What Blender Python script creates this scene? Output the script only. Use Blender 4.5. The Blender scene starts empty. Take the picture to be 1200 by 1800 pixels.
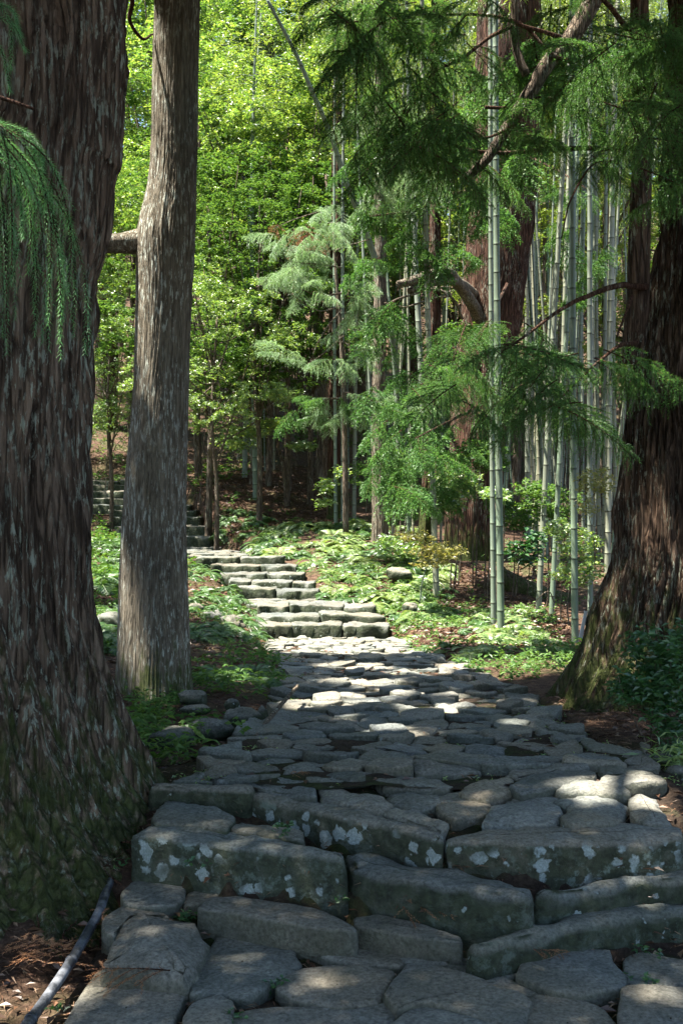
import bpy, math, random
import numpy as np
from mathutils import Vector, Matrix, Euler

# ------------------------------------------------------------------ camera, sky, sun, exposure
SC = bpy.context.scene
COL = SC.collection
F_PX, CX, CY, EYE = 1900.0, 600.0, 900.0, 1.55
cam_d = bpy.data.cameras.new('camera')
cam_d.sensor_fit = 'VERTICAL'
cam_d.sensor_height = 36.0
cam_d.lens = F_PX / 1800.0 * 36.0
cam_d.clip_start = 0.05
cam_d.clip_end = 600
cam = bpy.data.objects.new('camera', cam_d)
cam.location = (0, 0, EYE)
cam.rotation_euler = (math.radians(90), 0, 0)
COL.objects.link(cam)
SC.camera = cam

SUN = np.array([-0.38, -0.07, 0.92]); SUN /= np.linalg.norm(SUN)
elev = math.asin(SUN[2]); azim = math.atan2(SUN[0], SUN[1])
w = bpy.data.worlds.new('World'); SC.world = w; w.use_nodes = True
nt = w.node_tree
bgn = nt.nodes.get('Background') or nt.nodes.new('ShaderNodeBackground')
sky = nt.nodes.new('ShaderNodeTexSky'); sky.sky_type = 'NISHITA'; sky.sun_disc = False
sky.sun_elevation = elev; sky.sun_rotation = azim
nt.links.new(sky.outputs[0], bgn.inputs[0]); bgn.inputs[1].default_value = 0.07
ld = bpy.data.lights.new('sun', 'SUN'); ld.energy = 5.0; ld.angle = math.radians(0.5); ld.color = (1.0, 0.95, 0.86)
sun = bpy.data.objects.new('sun', ld); COL.objects.link(sun)
sun.rotation_euler = Vector(SUN).to_track_quat('Z', 'Y').to_euler()
SC.view_settings.view_transform = 'Standard'
SC.view_settings.look = 'None'
SC.view_settings.gamma = 1.0
SC.view_settings.use_curve_mapping = False
SC.view_settings.exposure = 2.5
cy = SC.cycles
cy.max_bounces = 7; cy.diffuse_bounces = 4; cy.glossy_bounces = 2; cy.transmission_bounces = 4
cy.transparent_max_bounces = 4; cy.caustics_reflective = False; cy.caustics_refractive = False
cy.use_denoising = True
try:
    cy.use_adaptive_sampling = True; cy.adaptive_threshold = 0.02
except Exception:
    pass

RNG = np.random.default_rng(7)
random.seed(7)

# ------------------------------------------------------------------ helpers
def at(px, py, d):
    return np.array([(px - CX) / F_PX * d, d, EYE - (py - CY) / F_PX * d])

def onz(px, py, z):
    d = (EYE - z) * F_PX / (py - CY)
    return np.array([(px - CX) / F_PX * d, d])

def _hash(i, j, k):
    h = (i * 374761393 + j * 668265263 + k * 2147483647 * 3 + 1274126177) & 0xffffffff
    h = ((h ^ (h >> 13)) * 1274126177) & 0xffffffff
    h = ((h ^ (h >> 16)) * 2246822519) & 0xffffffff
    return ((h ^ (h >> 15)) & 0xffffff) / float(0xffffff)

def vnoise(P):
    P = np.asarray(P, float)
    f = np.floor(P); t = P - f; t = t * t * (3 - 2 * t)
    i, j, k = [f[..., a].astype(np.int64) + 10000 for a in range(3)]
    r = 0
    for a in (0, 1):
        for b in (0, 1):
            for c in (0, 1):
                ww = (t[..., 0] if a else 1 - t[..., 0]) * (t[..., 1] if b else 1 - t[..., 1]) * (t[..., 2] if c else 1 - t[..., 2])
                r = r + ww * _hash(i + a, j + b, k + c)
    return r * 2 - 1

def fbm(P, o=4, g=0.5):
    P = np.asarray(P, float); r = 0; a = 1.0
    for q in range(o):
        r = r + a * vnoise(P * 2 ** q + q * 17.3); a *= g
    return r

def mesh_np(name, V, F, mats, smooth=False, midx=None):
    """F: one (m,k) integer array or a list of them."""
    me = bpy.data.meshes.new(name)
    Fs = F if isinstance(F, list) else [F]
    Fs = [np.asarray(f, np.int32) for f in Fs if len(f)]
    V = np.asarray(V, np.float32)
    me.vertices.add(len(V)); me.vertices.foreach_set('co', V.ravel())
    loops = np.concatenate([f.ravel() for f in Fs])
    counts = np.concatenate([np.full(len(f), f.shape[1], np.int32) for f in Fs])
    starts = np.concatenate([[0], np.cumsum(counts)[:-1]]).astype(np.int32)
    me.loops.add(len(loops)); me.loops.foreach_set('vertex_index', loops)
    me.polygons.add(len(counts)); me.polygons.foreach_set('loop_start', starts)
    try:
        me.polygons.foreach_set('loop_total', counts)
    except Exception:
        pass
    for m in (mats if isinstance(mats, (list, tuple)) else [mats]):
        me.materials.append(m)
    if midx is not None:
        me.polygons.foreach_set('material_index', np.asarray(midx, np.int32))
    me.polygons.foreach_set('use_smooth', np.full(len(counts), bool(smooth)))
    me.update(calc_edges=True)
    return me

def cat(parts):
    """join a list of (V, F) with F of one width"""
    Vs, Fs, n = [], [], 0
    for V, F in parts:
        Vs.append(V); Fs.append(np.asarray(F) + n); n += len(V)
    return np.concatenate(Vs), np.concatenate(Fs)

def link(name, me, parent=None, loc=(0, 0, 0), **props):
    o = bpy.data.objects.new(name, me); COL.objects.link(o)
    o.location = loc
    if parent is not None:
        o.parent = parent
    for k, v in props.items():
        if v:
            o[k] = v
    return o

def thing(name, label, cat_, loc=(0, 0, 0), group=None):
    return link(name, None, None, tuple(float(v) for v in loc), label=label, category=cat_, group=group)

def wpart(name, V, F, mat, parent, smooth=True, midx=None, kind=None):
    """a part given in world coordinates"""
    V = np.asarray(V, float)
    p = parent
    while p is not None:
        V = V - np.array(p.location); p = p.parent
    return link(name, mesh_np(name, V, F, mat, smooth, midx), parent, kind=kind)

def dup(root, loc, rz=0.0, s=1.0, label=None, tilt=(0, 0)):
    r = root.copy(); COL.objects.link(r)
    r.location = tuple(float(v) for v in loc); r.rotation_euler = (tilt[0], tilt[1], rz)
    r.scale = (s, s, s) if not isinstance(s, (tuple, list)) else s
    if label:
        r['label'] = label
    for ch in list(root.children):
        c = ch.copy(); COL.objects.link(c); c.parent = r
        for g in list(ch.children):
            q = g.copy(); COL.objects.link(q); q.parent = c
    return r

def smooth_line(P, n):
    """Catmull-Rom through the rows of P (any width), n samples"""
    P = np.asarray(P, float)
    if len(P) == 2:
        t = np.linspace(0, 1, n)[:, None]
        return P[0] * (1 - t) + P[1] * t
    Q = np.concatenate([[2 * P[0] - P[1]], P, [2 * P[-1] - P[-2]]])
    u = np.linspace(0, len(P) - 1 - 1e-9, n); i = u.astype(int); t = (u - i)[:, None]
    a, b, c, d = Q[i], Q[i + 1], Q[i + 2], Q[i + 3]
    return 0.5 * (2 * b + (c - a) * t + (2 * a - 5 * b + 4 * c - d) * t * t + (3 * b - a - 3 * c + d) * t ** 3)

def tube(P, R, k=8, cap=True):
    P = np.asarray(P, float); n = len(P); R = np.broadcast_to(np.asarray(R, float), (n,))
    T = np.gradient(P, axis=0); T /= np.linalg.norm(T, axis=1)[:, None] + 1e-12
    up = np.array([0, 0, 1.0]) if abs(T[0, 2]) < .9 else np.array([1.0, 0, 0])
    U = np.zeros_like(P); u = np.cross(T[0], up); u /= np.linalg.norm(u)
    for i in range(n):
        u = u - T[i] * (u @ T[i]); u /= np.linalg.norm(u) + 1e-12; U[i] = u
    W = np.cross(T, U)
    a = np.linspace(0, 2 * math.pi, k, endpoint=False)
    V = P[:, None] + R[:, None, None] * (np.cos(a)[None, :, None] * U[:, None] + np.sin(a)[None, :, None] * W[:, None])
    V = V.reshape(-1, 3)
    i = np.arange(n - 1)[:, None] * k; j = np.arange(k)[None, :]; j2 = (j + 1) % k
    F = np.stack([i + j, i + j2, i + k + j2, i + k + j], -1).reshape(-1, 4)
    if cap:
        c0, c1 = len(V), len(V) + 1
        V = np.concatenate([V, P[:1], P[-1:]])
        jj = np.arange(k); j3 = (jj + 1) % k
        e = (n - 1) * k
        F = np.concatenate([F, np.stack([np.full(k, c0), j3, jj, jj], -1)[:, [0, 1, 2, 2]], np.stack([np.full(k, c1), e + jj, e + j3, e + j3], -1)[:, [0, 1, 2, 2]]])
    return V, F

def fix_quads(F):
    """split degenerate quads (a,b,c,c) into triangles"""
    F = np.asarray(F); tri = F[:, 2] == F[:, 3]
    return [F[~tri], F[tri][:, :3]]

# ------------------------------------------------------------------ materials
def newmat(name):
    m = bpy.data.materials.new(name); m.use_nodes = True
    m.node_tree.nodes.clear()
    return m, m.node_tree

def N(t, typ, ins=None, **attrs):
    n = t.nodes.new('ShaderNode' + typ)
    for k, v in attrs.items():
        setattr(n, k, v)
    for k, v in (ins or {}).items():
        s = n.inputs[k]
        if isinstance(v, bpy.types.NodeSocket):
            t.links.new(v, s)
        else:
            s.default_value = v
    return n

def ramp(t, fac, stops, interp='LINEAR'):
    n = N(t, 'ValToRGB', {'Fac': fac}); cr = n.color_ramp; cr.interpolation = interp
    while len(cr.elements) < len(stops):
        cr.elements.new(0.5)
    for e, (p, c) in zip(cr.elements, stops):
        e.position = p
        e.color = (c, c, c, 1) if not isinstance(c, (tuple, list)) else (*c, 1)
    return n.outputs[0]

def mix(t, fac, a, b, blend='MIX'):
    n = N(t, 'Mix', None, data_type='RGBA', blend_type=blend, clamp_factor=True)
    for i, v in ((0, fac), (6, a), (7, b)):
        if isinstance(v, bpy.types.NodeSocket):
            t.links.new(v, n.inputs[i])
        else:
            n.inputs[i].default_value = v if i == 0 else ((*v, 1) if len(v) == 3 else v)
    return n.outputs[2]

def mth(t, op, a, b=0.0, c=0.0, clamp=False):
    return N(t, 'Math', {0: a, 1: b, 2: c}, operation=op, use_clamp=clamp).outputs[0]

def noise(t, vec, scale, detail=4.0, rough=0.55, dist=0.0):
    return N(t, 'TexNoise', {'Vector': vec, 'Scale': scale, 'Detail': detail, 'Roughness': rough, 'Distortion': dist}).outputs['Fac']

def mapped(t, vec, scale=(1, 1, 1), loc=None):
    d = {'Vector': vec, 'Scale': scale}
    if loc is not None:
        d['Location'] = loc
    return N(t, 'Mapping', d).outputs[0]

def finish(m, t, col, rough=0.85, bump=None, bstr=0.5, bdist=0.02, spec=0.25):
    b = N(t, 'BsdfPrincipled', {'Base Color': col if isinstance(col, bpy.types.NodeSocket) else (*col, 1), 'Roughness': rough, 'Specular IOR Level': spec})
    if bump is not None:
        bn = N(t, 'Bump', {'Height': bump, 'Strength': bstr, 'Distance': bdist})
        t.links.new(bn.outputs[0], b.inputs['Normal'])
    o = N(t, 'OutputMaterial'); t.links.new(b.outputs[0], o.inputs[0])
    return m

def stone_mat(name, lichen=0.0, moss=0.6, tone=1.0):
    m, t = newmat(name)
    tc = N(t, 'TexCoord'); P = tc.outputs['Object']
    oi = N(t, 'ObjectInfo').outputs['Random']
    off = N(t, 'CombineXYZ', {0: mth(t, 'MULTIPLY', oi, 37.0), 1: mth(t, 'MULTIPLY', oi, 91.0), 2: 0.0}).outputs[0]
    Q = N(t, 'VectorMath', {0: P, 1: off}, operation='ADD').outputs[0]
    n1 = noise(t, Q, 5.0, 8, .62, .3); n2 = noise(t, Q, 70.0, 5, .7); n3 = noise(t, Q, 1.6, 3, .5)
    a = [c * tone for c in (.1, .108, .106)]; b = [c * tone for c in (.235, .238, .228)]
    n6 = noise(t, Q, 19.0, 7, .68, .4)
    col = ramp(t, mth(t, 'MULTIPLY_ADD', n1, .55, mth(t, 'MULTIPLY', n6, .45)), [(.34, a), (.64, b)])
    warm = mix(t, mth(t, 'MULTIPLY', ramp(t, n3, [(.4, 0.0), (.62, 1.0)]), .55), col, [c * tone for c in (.2, .17, .125)])
    spk = ramp(t, n2, [(.32, .5), (.5, 1.0), (.7, 1.5)])
    col = mix(t, 1.0, warm, spk, 'MULTIPLY')
    tint = ramp(t, oi, [(0, (.74, .78, .77)), (.3, (1.08, 1.04, .95)), (.6, (.88, .92, .86)), (.8, (1.25, 1.15, 1.0)), (1, (1.0, .93, .82))])
    col = mix(t, 1.0, col, tint, 'MULTIPLY')
    nz = N(t, 'SeparateXYZ', {0: N(t, 'NewGeometry').outputs['Normal']}).outputs[2]
    side = ramp(t, nz, [(.3, 1.0), (.82, 0.0)])
    ms = noise(t, Q, 9.0, 6, .65)
    mm = mth(t, 'MULTIPLY', side, ramp(t, ms, [(.3, .6), (.5, 1.0)]))  # moss on side faces, kept dark to deepen the shade of risers too
    mt = mth(t, 'MULTIPLY', ramp(t, noise(t, Q, 4.2, 6, .6), [(.53, 0.0), (.68, .8)]), .7)
    mm = mth(t, 'MULTIPLY', mth(t, 'MAXIMUM', mm, mt), moss, clamp=True)
    moss_shade = ramp(t, noise(t, Q, 26.0, 5, .6), [(.3, (.018, .024, .013)), (.55, (.045, .056, .03)), (.8, (.09, .1, .065))])
    col = mix(t, mm, col, moss_shade)
    if lichen > 0:
        dv = N(t, 'VectorMath', {0: Q, 1: N(t, 'VectorMath', {0: N(t, 'TexNoise', {'Vector': Q, 'Scale': 30.0, 'Detail': 5.0}).outputs['Color'], 'Scale': .055}, operation='SCALE').outputs[0]}, operation='ADD').outputs[0]
        vo = N(t, 'TexVoronoi', {'Vector': dv, 'Scale': 17.0 if lichen > 1 else 26.0, 'Randomness': 1.0})
        rad = N(t, 'SeparateXYZ', {0: vo.outputs['Color']}).outputs[0]
        rad = mth(t, 'MULTIPLY_ADD', rad, .8 if lichen > 1 else .6, -.12 if lichen > 1 else -.24)
        k = ramp(t, mth(t, 'SUBTRACT', rad, vo.outputs['Distance']), [(.0, 0.0), (.1, 1.0)])
        gate = ramp(t, noise(t, Q, 3.3, 3, .5), [(.5 - .08 * lichen, 0.0), (.56 - .08 * lichen, 1.0)])
        fine = ramp(t, noise(t, Q, 150.0, 3, .6), [(.3, .55), (.6, 1.0)])
        crust = mth(t, 'MULTIPLY', mth(t, 'MULTIPLY', ramp(t, noise(t, Q, 15.0, 9, .75), [(.52, 0.0), (.6, .8)]), ramp(t, noise(t, Q, 2.6, 3, .5), [(.4, 0.0), (.6, 1.0)])), mth(t, 'MULTIPLY_ADD', side, .8, .1))
        col = mix(t, mth(t, 'MULTIPLY', crust, min(1.0, .35 + lichen * .5)), col, (.2, .25, .21))
        k = mth(t, 'MULTIPLY', mth(t, 'MULTIPLY', k, gate), mth(t, 'MULTIPLY', mth(t, 'MULTIPLY_ADD', side, .75, .12), fine))
        col = mix(t, k, col, ramp(t, noise(t, Q, 45.0, 5, .7), [(.3, (.3, .36, .33)), (.7, (.5, .56, .55))]))
    bh = mth(t, 'ADD', mth(t, 'MULTIPLY', n1, .7), mth(t, 'ADD', mth(t, 'MULTIPLY', n2, .3), mth(t, 'MULTIPLY', n6, .75)))
    return finish(m, t, col, .88, bh, 1.0, .035, .22)

M = {}
M['stone'] = stone_mat('paving_stone', .0, .55)
M['stone_rough'] = stone_mat('paving_stone_pale', .25, .4, 1.15)
M['block'] = stone_mat('step_block', .25, .95)
M['block_lichen'] = stone_mat('step_block_lichen', 1.5, .9)
M['rock'] = stone_mat('mossy_rock', .3, 1.0, .9)
M['stair'] = stone_mat('stair_block', .1, 1.0, .82)

def bark_mat(name, c1, c2, c3, lich=.5, moss_h=.8, stretch=9.0, fine=30.0, lcol=(.4, .42, .32), crack=.45, bump=1.0):
    m, t = newmat(name)
    tc = N(t, 'TexCoord'); P = tc.outputs['Object']
    wob = N(t, 'VectorMath', {0: N(t, 'TexNoise', {'Vector': mapped(t, P, (2, 2, .8)), 'Scale': 1.0, 'Detail': 3.0}).outputs['Color'], 'Scale': .07}, operation='SCALE').outputs[0]
    Q = N(t, 'VectorMath', {0: P, 1: wob}, operation='ADD').outputs[0]
    S = mapped(t, Q, (stretch * 2.6, stretch * 2.6, stretch * .17))
    n1 = noise(t, S, 1.0, 6, .6)
    S2 = mapped(t, Q, (fine * 1.5, fine * 1.5, fine * .09))
    n2 = noise(t, S2, 1.6, 5, .65)
    n4 = noise(t, P, 1.3, 3, .5)
    ed = N(t, 'TexVoronoi', {'Vector': mapped(t, Q, (stretch * 3.6, stretch * 3.6, stretch * .3)), 'Scale': 1.0, 'Randomness': 1.0}, feature='DISTANCE_TO_EDGE').outputs['Distance']
    fis = ramp(t, mth(t, 'ADD', ed, mth(t, 'MULTIPLY_ADD', n2, .3, -.15)), [(.0, 0.0), (.16, 1.0)])
    col = ramp(t, n1, [(.3, c1), (.5, c2), (.72, c3)])
    col = mix(t, 1.0, col, ramp(t, n2, [(.3, .55), (.5, 1.0), (.75, 1.25)]), 'MULTIPLY')
    col = mix(t, 1.0, col, ramp(t, fis, [(0, crack), (1, 1.06)]), 'MULTIPLY')
    col = mix(t, 1.0, col, ramp(t, n4, [(.3, (.75, .72, .72)), (.7, (1.15, 1.1, 1.05))]), 'MULTIPLY')
    # lichen flakes, upright
    k = ramp(t, noise(t, mapped(t, Q, (44, 44, 9.5)), 1.0, 7, .68), [(.53, 0.0), (.585, 1.0)])
    gate = ramp(t, noise(t, mapped(t, P, (3.2, 3.2, 1.6)), 1.0, 4, .6), [(.47 - .1 * lich, 0.0), (.6 - .1 * lich, 1.0)])
    brk = ramp(t, n2, [(.36, 0.0), (.5, 1.0)])
    k = mth(t, 'MULTIPLY', mth(t, 'MULTIPLY', k, gate), mth(t, 'MULTIPLY', brk, min(1.0, .5 + lich)))
    col = mix(t, k, col, lcol)
    if moss_h > 0:
        z = N(t, 'SeparateXYZ', {0: P}).outputs[2]
        hgt = N(t, 'MapRange', {0: z, 1: 0.0, 2: moss_h, 3: 1.0, 4: 0.0}).outputs[0]
        mk = ramp(t, mth(t, 'MULTIPLY_ADD', noise(t, mapped(t, Q, (15, 15, 4)), 1.0, 8, .7), 1.15, mth(t, 'MULTIPLY_ADD', hgt, .3, -.22)), [(.46, 0.0), (.62, .85)])
        mk = mth(t, 'MULTIPLY', mk, ramp(t, hgt, [(0, 0.0), (.3, 1.0)]))
        col = mix(t, mk, col, ramp(t, noise(t, P, 30.0, 4, .6), [(.3, (.025, .036, .01)), (.7, (.075, .1, .025))]))
    n5 = noise(t, P, 85.0, 6, .7)
    h = mth(t, 'ADD', mth(t, 'MULTIPLY', mth(t, 'ADD', n1, n5), .35), mth(t, 'ADD', mth(t, 'MULTIPLY', n2, .5), mth(t, 'ADD', mth(t, 'MULTIPLY', fis, .6), mth(t, 'MULTIPLY', k, .1))))
    return finish(m, t, col, .92, h, bump, .035, .12)

M['bark_giant'] = bark_mat('bark_giant_cedar', (.075, .052, .036), (.175, .128, .09), (.28, .215, .155), .95, 1.1, 7.0, 34.0)
M['bark_slim'] = bark_mat('bark_slim_cedar', (.095, .083, .06), (.17, .152, .115), (.26, .235, .185), .85, .6, 16.0, 80.0, (.44, .46, .39), .72, .55)
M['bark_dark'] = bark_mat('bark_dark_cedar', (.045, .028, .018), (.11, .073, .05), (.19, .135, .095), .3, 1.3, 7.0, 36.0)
M['bark_red'] = bark_mat('bark_red_cedar', (.03, .016, .011), (.08, .042, .028), (.14, .08, .055), .05, .6, 6.0, 24.0)
M['bark_pale'] = bark_mat('bark_pale', (.1, .08, .06), (.2, .165, .125), (.3, .26, .2), .4, 0, 9.0, 40.0)
M['limb'] = bark_mat('bark_limb', (.08, .06, .045), (.19, .15, .11), (.3, .245, .19), .3, 0, 14.0, 50.0)
M['twig'] = bark_mat('bark_twig', (.06, .03, .018), (.12, .062, .04), (.2, .12, .08), .1, 0, 20.0, 80.0)

def leaf_mat(name, stops, trans=.45, gloss=.06, tcol=(1.15, 1.15, .5)):
    """leaf colours chosen per leaf"""
    m, t = newmat(name)
    g = N(t, 'NewGeometry'); oi = N(t, 'ObjectInfo').outputs['Random']
    r = g.outputs['Random Per Island']
    big = noise(t, N(t, 'TexCoord').outputs['Object'], 1.1, 3, .5)
    f = mth(t, 'ADD', mth(t, 'MULTIPLY', r, .6), mth(t, 'ADD', mth(t, 'MULTIPLY', big, .35), mth(t, 'MULTIPLY_ADD', oi, .2, -.05)))
    col = ramp(t, f, stops)
    d = N(t, 'BsdfDiffuse', {'Color': col})
    tr = N(t, 'BsdfTranslucent', {'Color': mix(t, 1.0, col, tcol, 'MULTIPLY')})
    mx = N(t, 'MixShader', {0: trans, 1: d.outputs[0], 2: tr.outputs[0]})
    gl = N(t, 'BsdfGlossy', {'Color': (1, 1, 1, 1), 'Roughness': .42})
    m2 = N(t, 'MixShader', {0: gloss, 1: mx.outputs[0], 2: gl.outputs[0]})
    o = N(t, 'OutputMaterial'); t.links.new(m2.outputs[0], o.inputs[0])
    return m

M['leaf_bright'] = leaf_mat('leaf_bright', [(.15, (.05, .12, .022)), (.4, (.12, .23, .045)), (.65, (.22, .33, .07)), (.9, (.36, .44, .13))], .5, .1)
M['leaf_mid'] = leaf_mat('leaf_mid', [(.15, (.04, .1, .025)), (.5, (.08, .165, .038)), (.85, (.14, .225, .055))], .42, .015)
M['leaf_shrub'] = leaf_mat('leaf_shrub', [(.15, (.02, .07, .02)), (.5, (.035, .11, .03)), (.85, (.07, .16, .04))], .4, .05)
M['leaf_yellow'] = leaf_mat('leaf_yellow', [(.15, (.13, .17, .04)), (.5, (.22, .22, .06)), (.85, (.3, .26, .08))], .45, .05)
M['leaf_bamboo'] = leaf_mat('leaf_bamboo', [(.15, (.1, .17, .03)), (.5, (.17, .26, .05)), (.85, (.28, .33, .08))], .5, .05)
M['fern'] = leaf_mat('fern', [(.15, (.04, .1, .03)), (.5, (.08, .16, .045)), (.85, (.15, .22, .07))], .4, .06)
M['needle'] = leaf_mat('needle', [(.15, (.045, .115, .035)), (.5, (.085, .19, .055)), (.85, (.14, .25, .075))], .4, .015, (1.1, 1.15, .6))
M['needle_sunlit_tone'] = leaf_mat('needle_sunlit_tone', [(.15, (.16, .3, .14)), (.5, (.28, .44, .22)), (.85, (.42, .56, .34))], .35, .06, (1.1, 1.1, .7))  # lighter needle copy, sunlight on the sprays put into its colour
M['needle_hang'] = leaf_mat('needle_hang', [(.15, (.065, .2, .08)), (.5, (.125, .31, .125)), (.85, (.22, .44, .19))], .3, .05, (1.1, 1.15, .6))
M['dry'] = leaf_mat('dry_needle', [(.15, (.2, .085, .035)), (.5, (.32, .15, .07)), (.85, (.42, .22, .11))], .15, .03, (1, .9, .7))
M['litter'] = leaf_mat('leaf_litter', [(.15, (.05, .025, .014)), (.45, (.11, .055, .03)), (.7, (.18, .105, .06)), (.95, (.34, .26, .18))], .1, .04, (1, .9, .7))

def ground_mat():
    m, t = newmat('forest_floor')
    P = N(t, 'TexCoord').outputs['Object']
    n1 = noise(t, P, 1.1, 6, .6); n2 = noise(t, P, 14.0, 8, .7); n3 = noise(t, P, 60.0, 4, .7)
    col = ramp(t, n2, [(.3, (.025, .015, .01)), (.5, (.07, .042, .028)), (.7, (.15, .095, .065))])
    col = mix(t, 1.0, col, ramp(t, n3, [(.3, .55), (.7, 1.4)]), 'MULTIPLY')
    col = mix(t, mth(t, 'MULTIPLY', ramp(t, n1, [(.5, 0.0), (.62, 1.0)]), .55), col, ramp(t, n2, [(.3, (.02, .03, .01)), (.7, (.06, .08, .025))]))
    h = mth(t, 'ADD', n2, mth(t, 'MULTIPLY', n3, .4))
    return finish(m, t, col, .95, h, .9, .04, .1)
M['ground'] = ground_mat()

def dirt_mat():
    m, t = newmat('joint_soil')
    P = N(t, 'TexCoord').outputs['Object']
    n1 = noise(t, P, 2.5, 5, .6); n2 = noise(t, P, 40.0, 7, .7)
    col = ramp(t, n2, [(.3, (.018, .013, .01)), (.6, (.06, .042, .03)), (.8, (.11, .07, .05))])
    col = mix(t, ramp(t, n1, [(.5, 0.0), (.62, .8)]), col, ramp(t, n2, [(.3, (.015, .022, .008)), (.7, (.05, .07, .02))]))
    return finish(m, t, col, .95, n2, .9, .03, .1)
M['dirt'] = dirt_mat()

def bamboo_mat():
    m, t = newmat('bamboo_culm')
    P = N(t, 'TexCoord').outputs['Object']; oi = N(t, 'ObjectInfo').outputs['Random']
    z = N(t, 'SeparateXYZ', {0: P}).outputs[2]
    n1 = noise(t, mapped(t, P, (30, 30, 3)), 1.0, 5, .6)
    base = ramp(t, oi, [(0, (.11, .16, .1)), (.4, (.19, .225, .175)), (.75, (.24, .23, .15)), (1, (.14, .185, .15))])
    col = mix(t, 1.0, base, ramp(t, n1, [(.3, .7), (.7, 1.2)]), 'MULTIPLY')
    col = mix(t, ramp(t, noise(t, mapped(t, P, (6, 6, 1.1)), 1.0, 5, .65), [(.45, 0.0), (.68, .65)]), col, (.085, .085, .06))
    fr = mth(t, 'FRACT', mth(t, 'DIVIDE', mth(t, 'SUBTRACT', z, .002), .34))
    ring = ramp(t, fr, [(0, (.5, .5, .44)), (.025, (.34, .34, .3)), (.05, (1.25, 1.25, 1.2)), (.2, (1, 1, 1)), (.95, (.92, .92, .9)), (1.0, (.3, .3, .24))])
    col = mix(t, 1.0, col, ring, 'MULTIPLY')
    return finish(m, t, col, .5, n1, .15, .01, .4)
M['bamboo'] = bamboo_mat()

def pipe_mat():
    m, t = newmat('weathered_black_pipe')
    P = N(t, 'TexCoord').outputs['Object']
    n1 = noise(t, P, 18.0, 8, .75); n2 = noise(t, P, 4.0, 4, .6)
    k = ramp(t, mth(t, 'MULTIPLY_ADD', n1, .7, mth(t, 'MULTIPLY', n2, .4)), [(.48, 0.0), (.68, 1.0)])
    col = mix(t, k, (.018, .02, .024), (.2, .21, .23))
    return finish(m, t, col, .5, n1, .2, .01, .4)
M['pipe'] = pipe_mat()

def plain(name, col, rough=.6, var=.25, sc=20.0):
    m, t = newmat(name)
    P = N(t, 'TexCoord').outputs['Object']; n1 = noise(t, P, sc, 5, .6)
    c = mix(t, 1.0, (*col, 1), ramp(t, n1, [(.3, 1 - var), (.7, 1 + var)]), 'MULTIPLY')
    return finish(m, t, c, rough, n1, .3, .01, .25)
M['plate'] = plain('white_plate', (.78, .79, .82), .5, .05)
M['pebble'] = plain('pale_pebble', (.42, .46, .52), .5, .2, 30)

# ------------------------------------------------------------------ terrain
def path_z(d):
    return 0.36 - 0.0544 * (np.asarray(d, float) - 4.7)

STEPS = [  # d, left px, right px, top py
    (15.0, 452, 686, 1100), (15.5, 446, 677, 1082), (16.0, 450, 660, 1066), (17.7, 412, 560, 1035), (18.2, 402, 553, 1022),
    (18.7, 385, 533, 1008), (19.2, 370, 520, 995), (19.8, 342, 500, 979), (26.0, 205, 374, 942), (26.6, 200, 364, 924),
    (27.2, 195, 353, 910), (27.8, 190, 346, 899), (28.4, 150, 335, 888), (29.0, 140, 322, 876), (29.6, 140, 312, 864), (30.2, 140, 300, 853), (30.8, 140, 296, 844)]
STZ = [EYE - (s[3] - CY) * s[0] / F_PX for s in STEPS]
cor = [  # d, left x, right x, z of ground below the paving
    (0, -.9, 1.7, -.07), (3.3, -.85, 1.7, -.07), (3.9, -.85, 1.65, -.06), (4.15, -.84, 1.6, .0), (4.3, -.84, 1.6, .1), (4.6, -.8, 1.6, .2), (4.8, -.64, 1.5, .27),
    (5.43, -.58, 1.45, None), (5.98, -.48, 1.3, None), (7.2, -.37, 1.33, None), (9.0, -.37, 1.33, None), (10.6, -.45, 1.12, None), (12.06, -.68, .93, None), (14.5, -.97, .7, None)]
cor = [(d, a, b, float(path_z(d)) - .07 if z is None else z) for d, a, b, z in cor]
for s, z, pz in zip(STEPS, STZ, [float(path_z(15)) - .05] + STZ[:-1]):
    cor.append((s[0], (s[1] - CX) / F_PX * s[0], (s[2] - CX) / F_PX * s[0], pz - .12))
    cor.append((s[0] + .3, (s[1] - CX) / F_PX * s[0], (s[2] - CX) / F_PX * s[0], z - .12))
cor.append((33.0, -7.5, -4.8, STZ[-1] + .4)); cor.append((60, -14, -12, 12))
COR = np.array(cor)

def corridor(y):
    return [np.interp(y, COR[:, 0], COR[:, i]) for i in (1, 2, 3)]

ANCH = [(60, 1740, 3.6), (180, 1560, 4.1), (240, 1440, 4.65), (310, 1355, 5.6), (440, 1310, 6.3), (350, 1300, 6.6), (275, 1212, 8), (350, 1205, 8.5), (480, 1160, 11), (400, 1130, 12),
        (350, 1080, 14), (180, 1060, 13), (170, 960, 20), (400, 1060, 16), (350, 1000, 19), (200, 832, 32), (300, 840, 31), (350, 870, 28), (450, 900, 27), (520, 870, 29), (540, 820, 34),
        (450, 820, 34), (600, 930, 24), (650, 960, 22), (700, 990, 20), (560, 990, 20.5), (620, 1062, 17), (700, 1085, 16.3), (760, 1130, 13), (800, 1085, 16), (880, 1108, 14), (1010, 1125, 13),
        (900, 1180, 10.5), (990, 1203, 9.3), (1000, 1242, 7.6), (1050, 1285, 6.6), (1150, 1335, 5.7), (1190, 1425, 4.6), (1195, 1490, 4.2), (1240, 1560, 3.8), (830, 1015, 19), (950, 1052, 18), (1000, 1003, 20),
        (950, 950, 25), (750, 905, 27), (700, 850, 33), (850, 850, 35), (1000, 850, 35), (470, 962, 22), (420, 935, 25), (185, 955, 23), (170, 940, 25.5), (150, 915, 28)]
A = np.array([at(*a) for a in ANCH])
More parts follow.
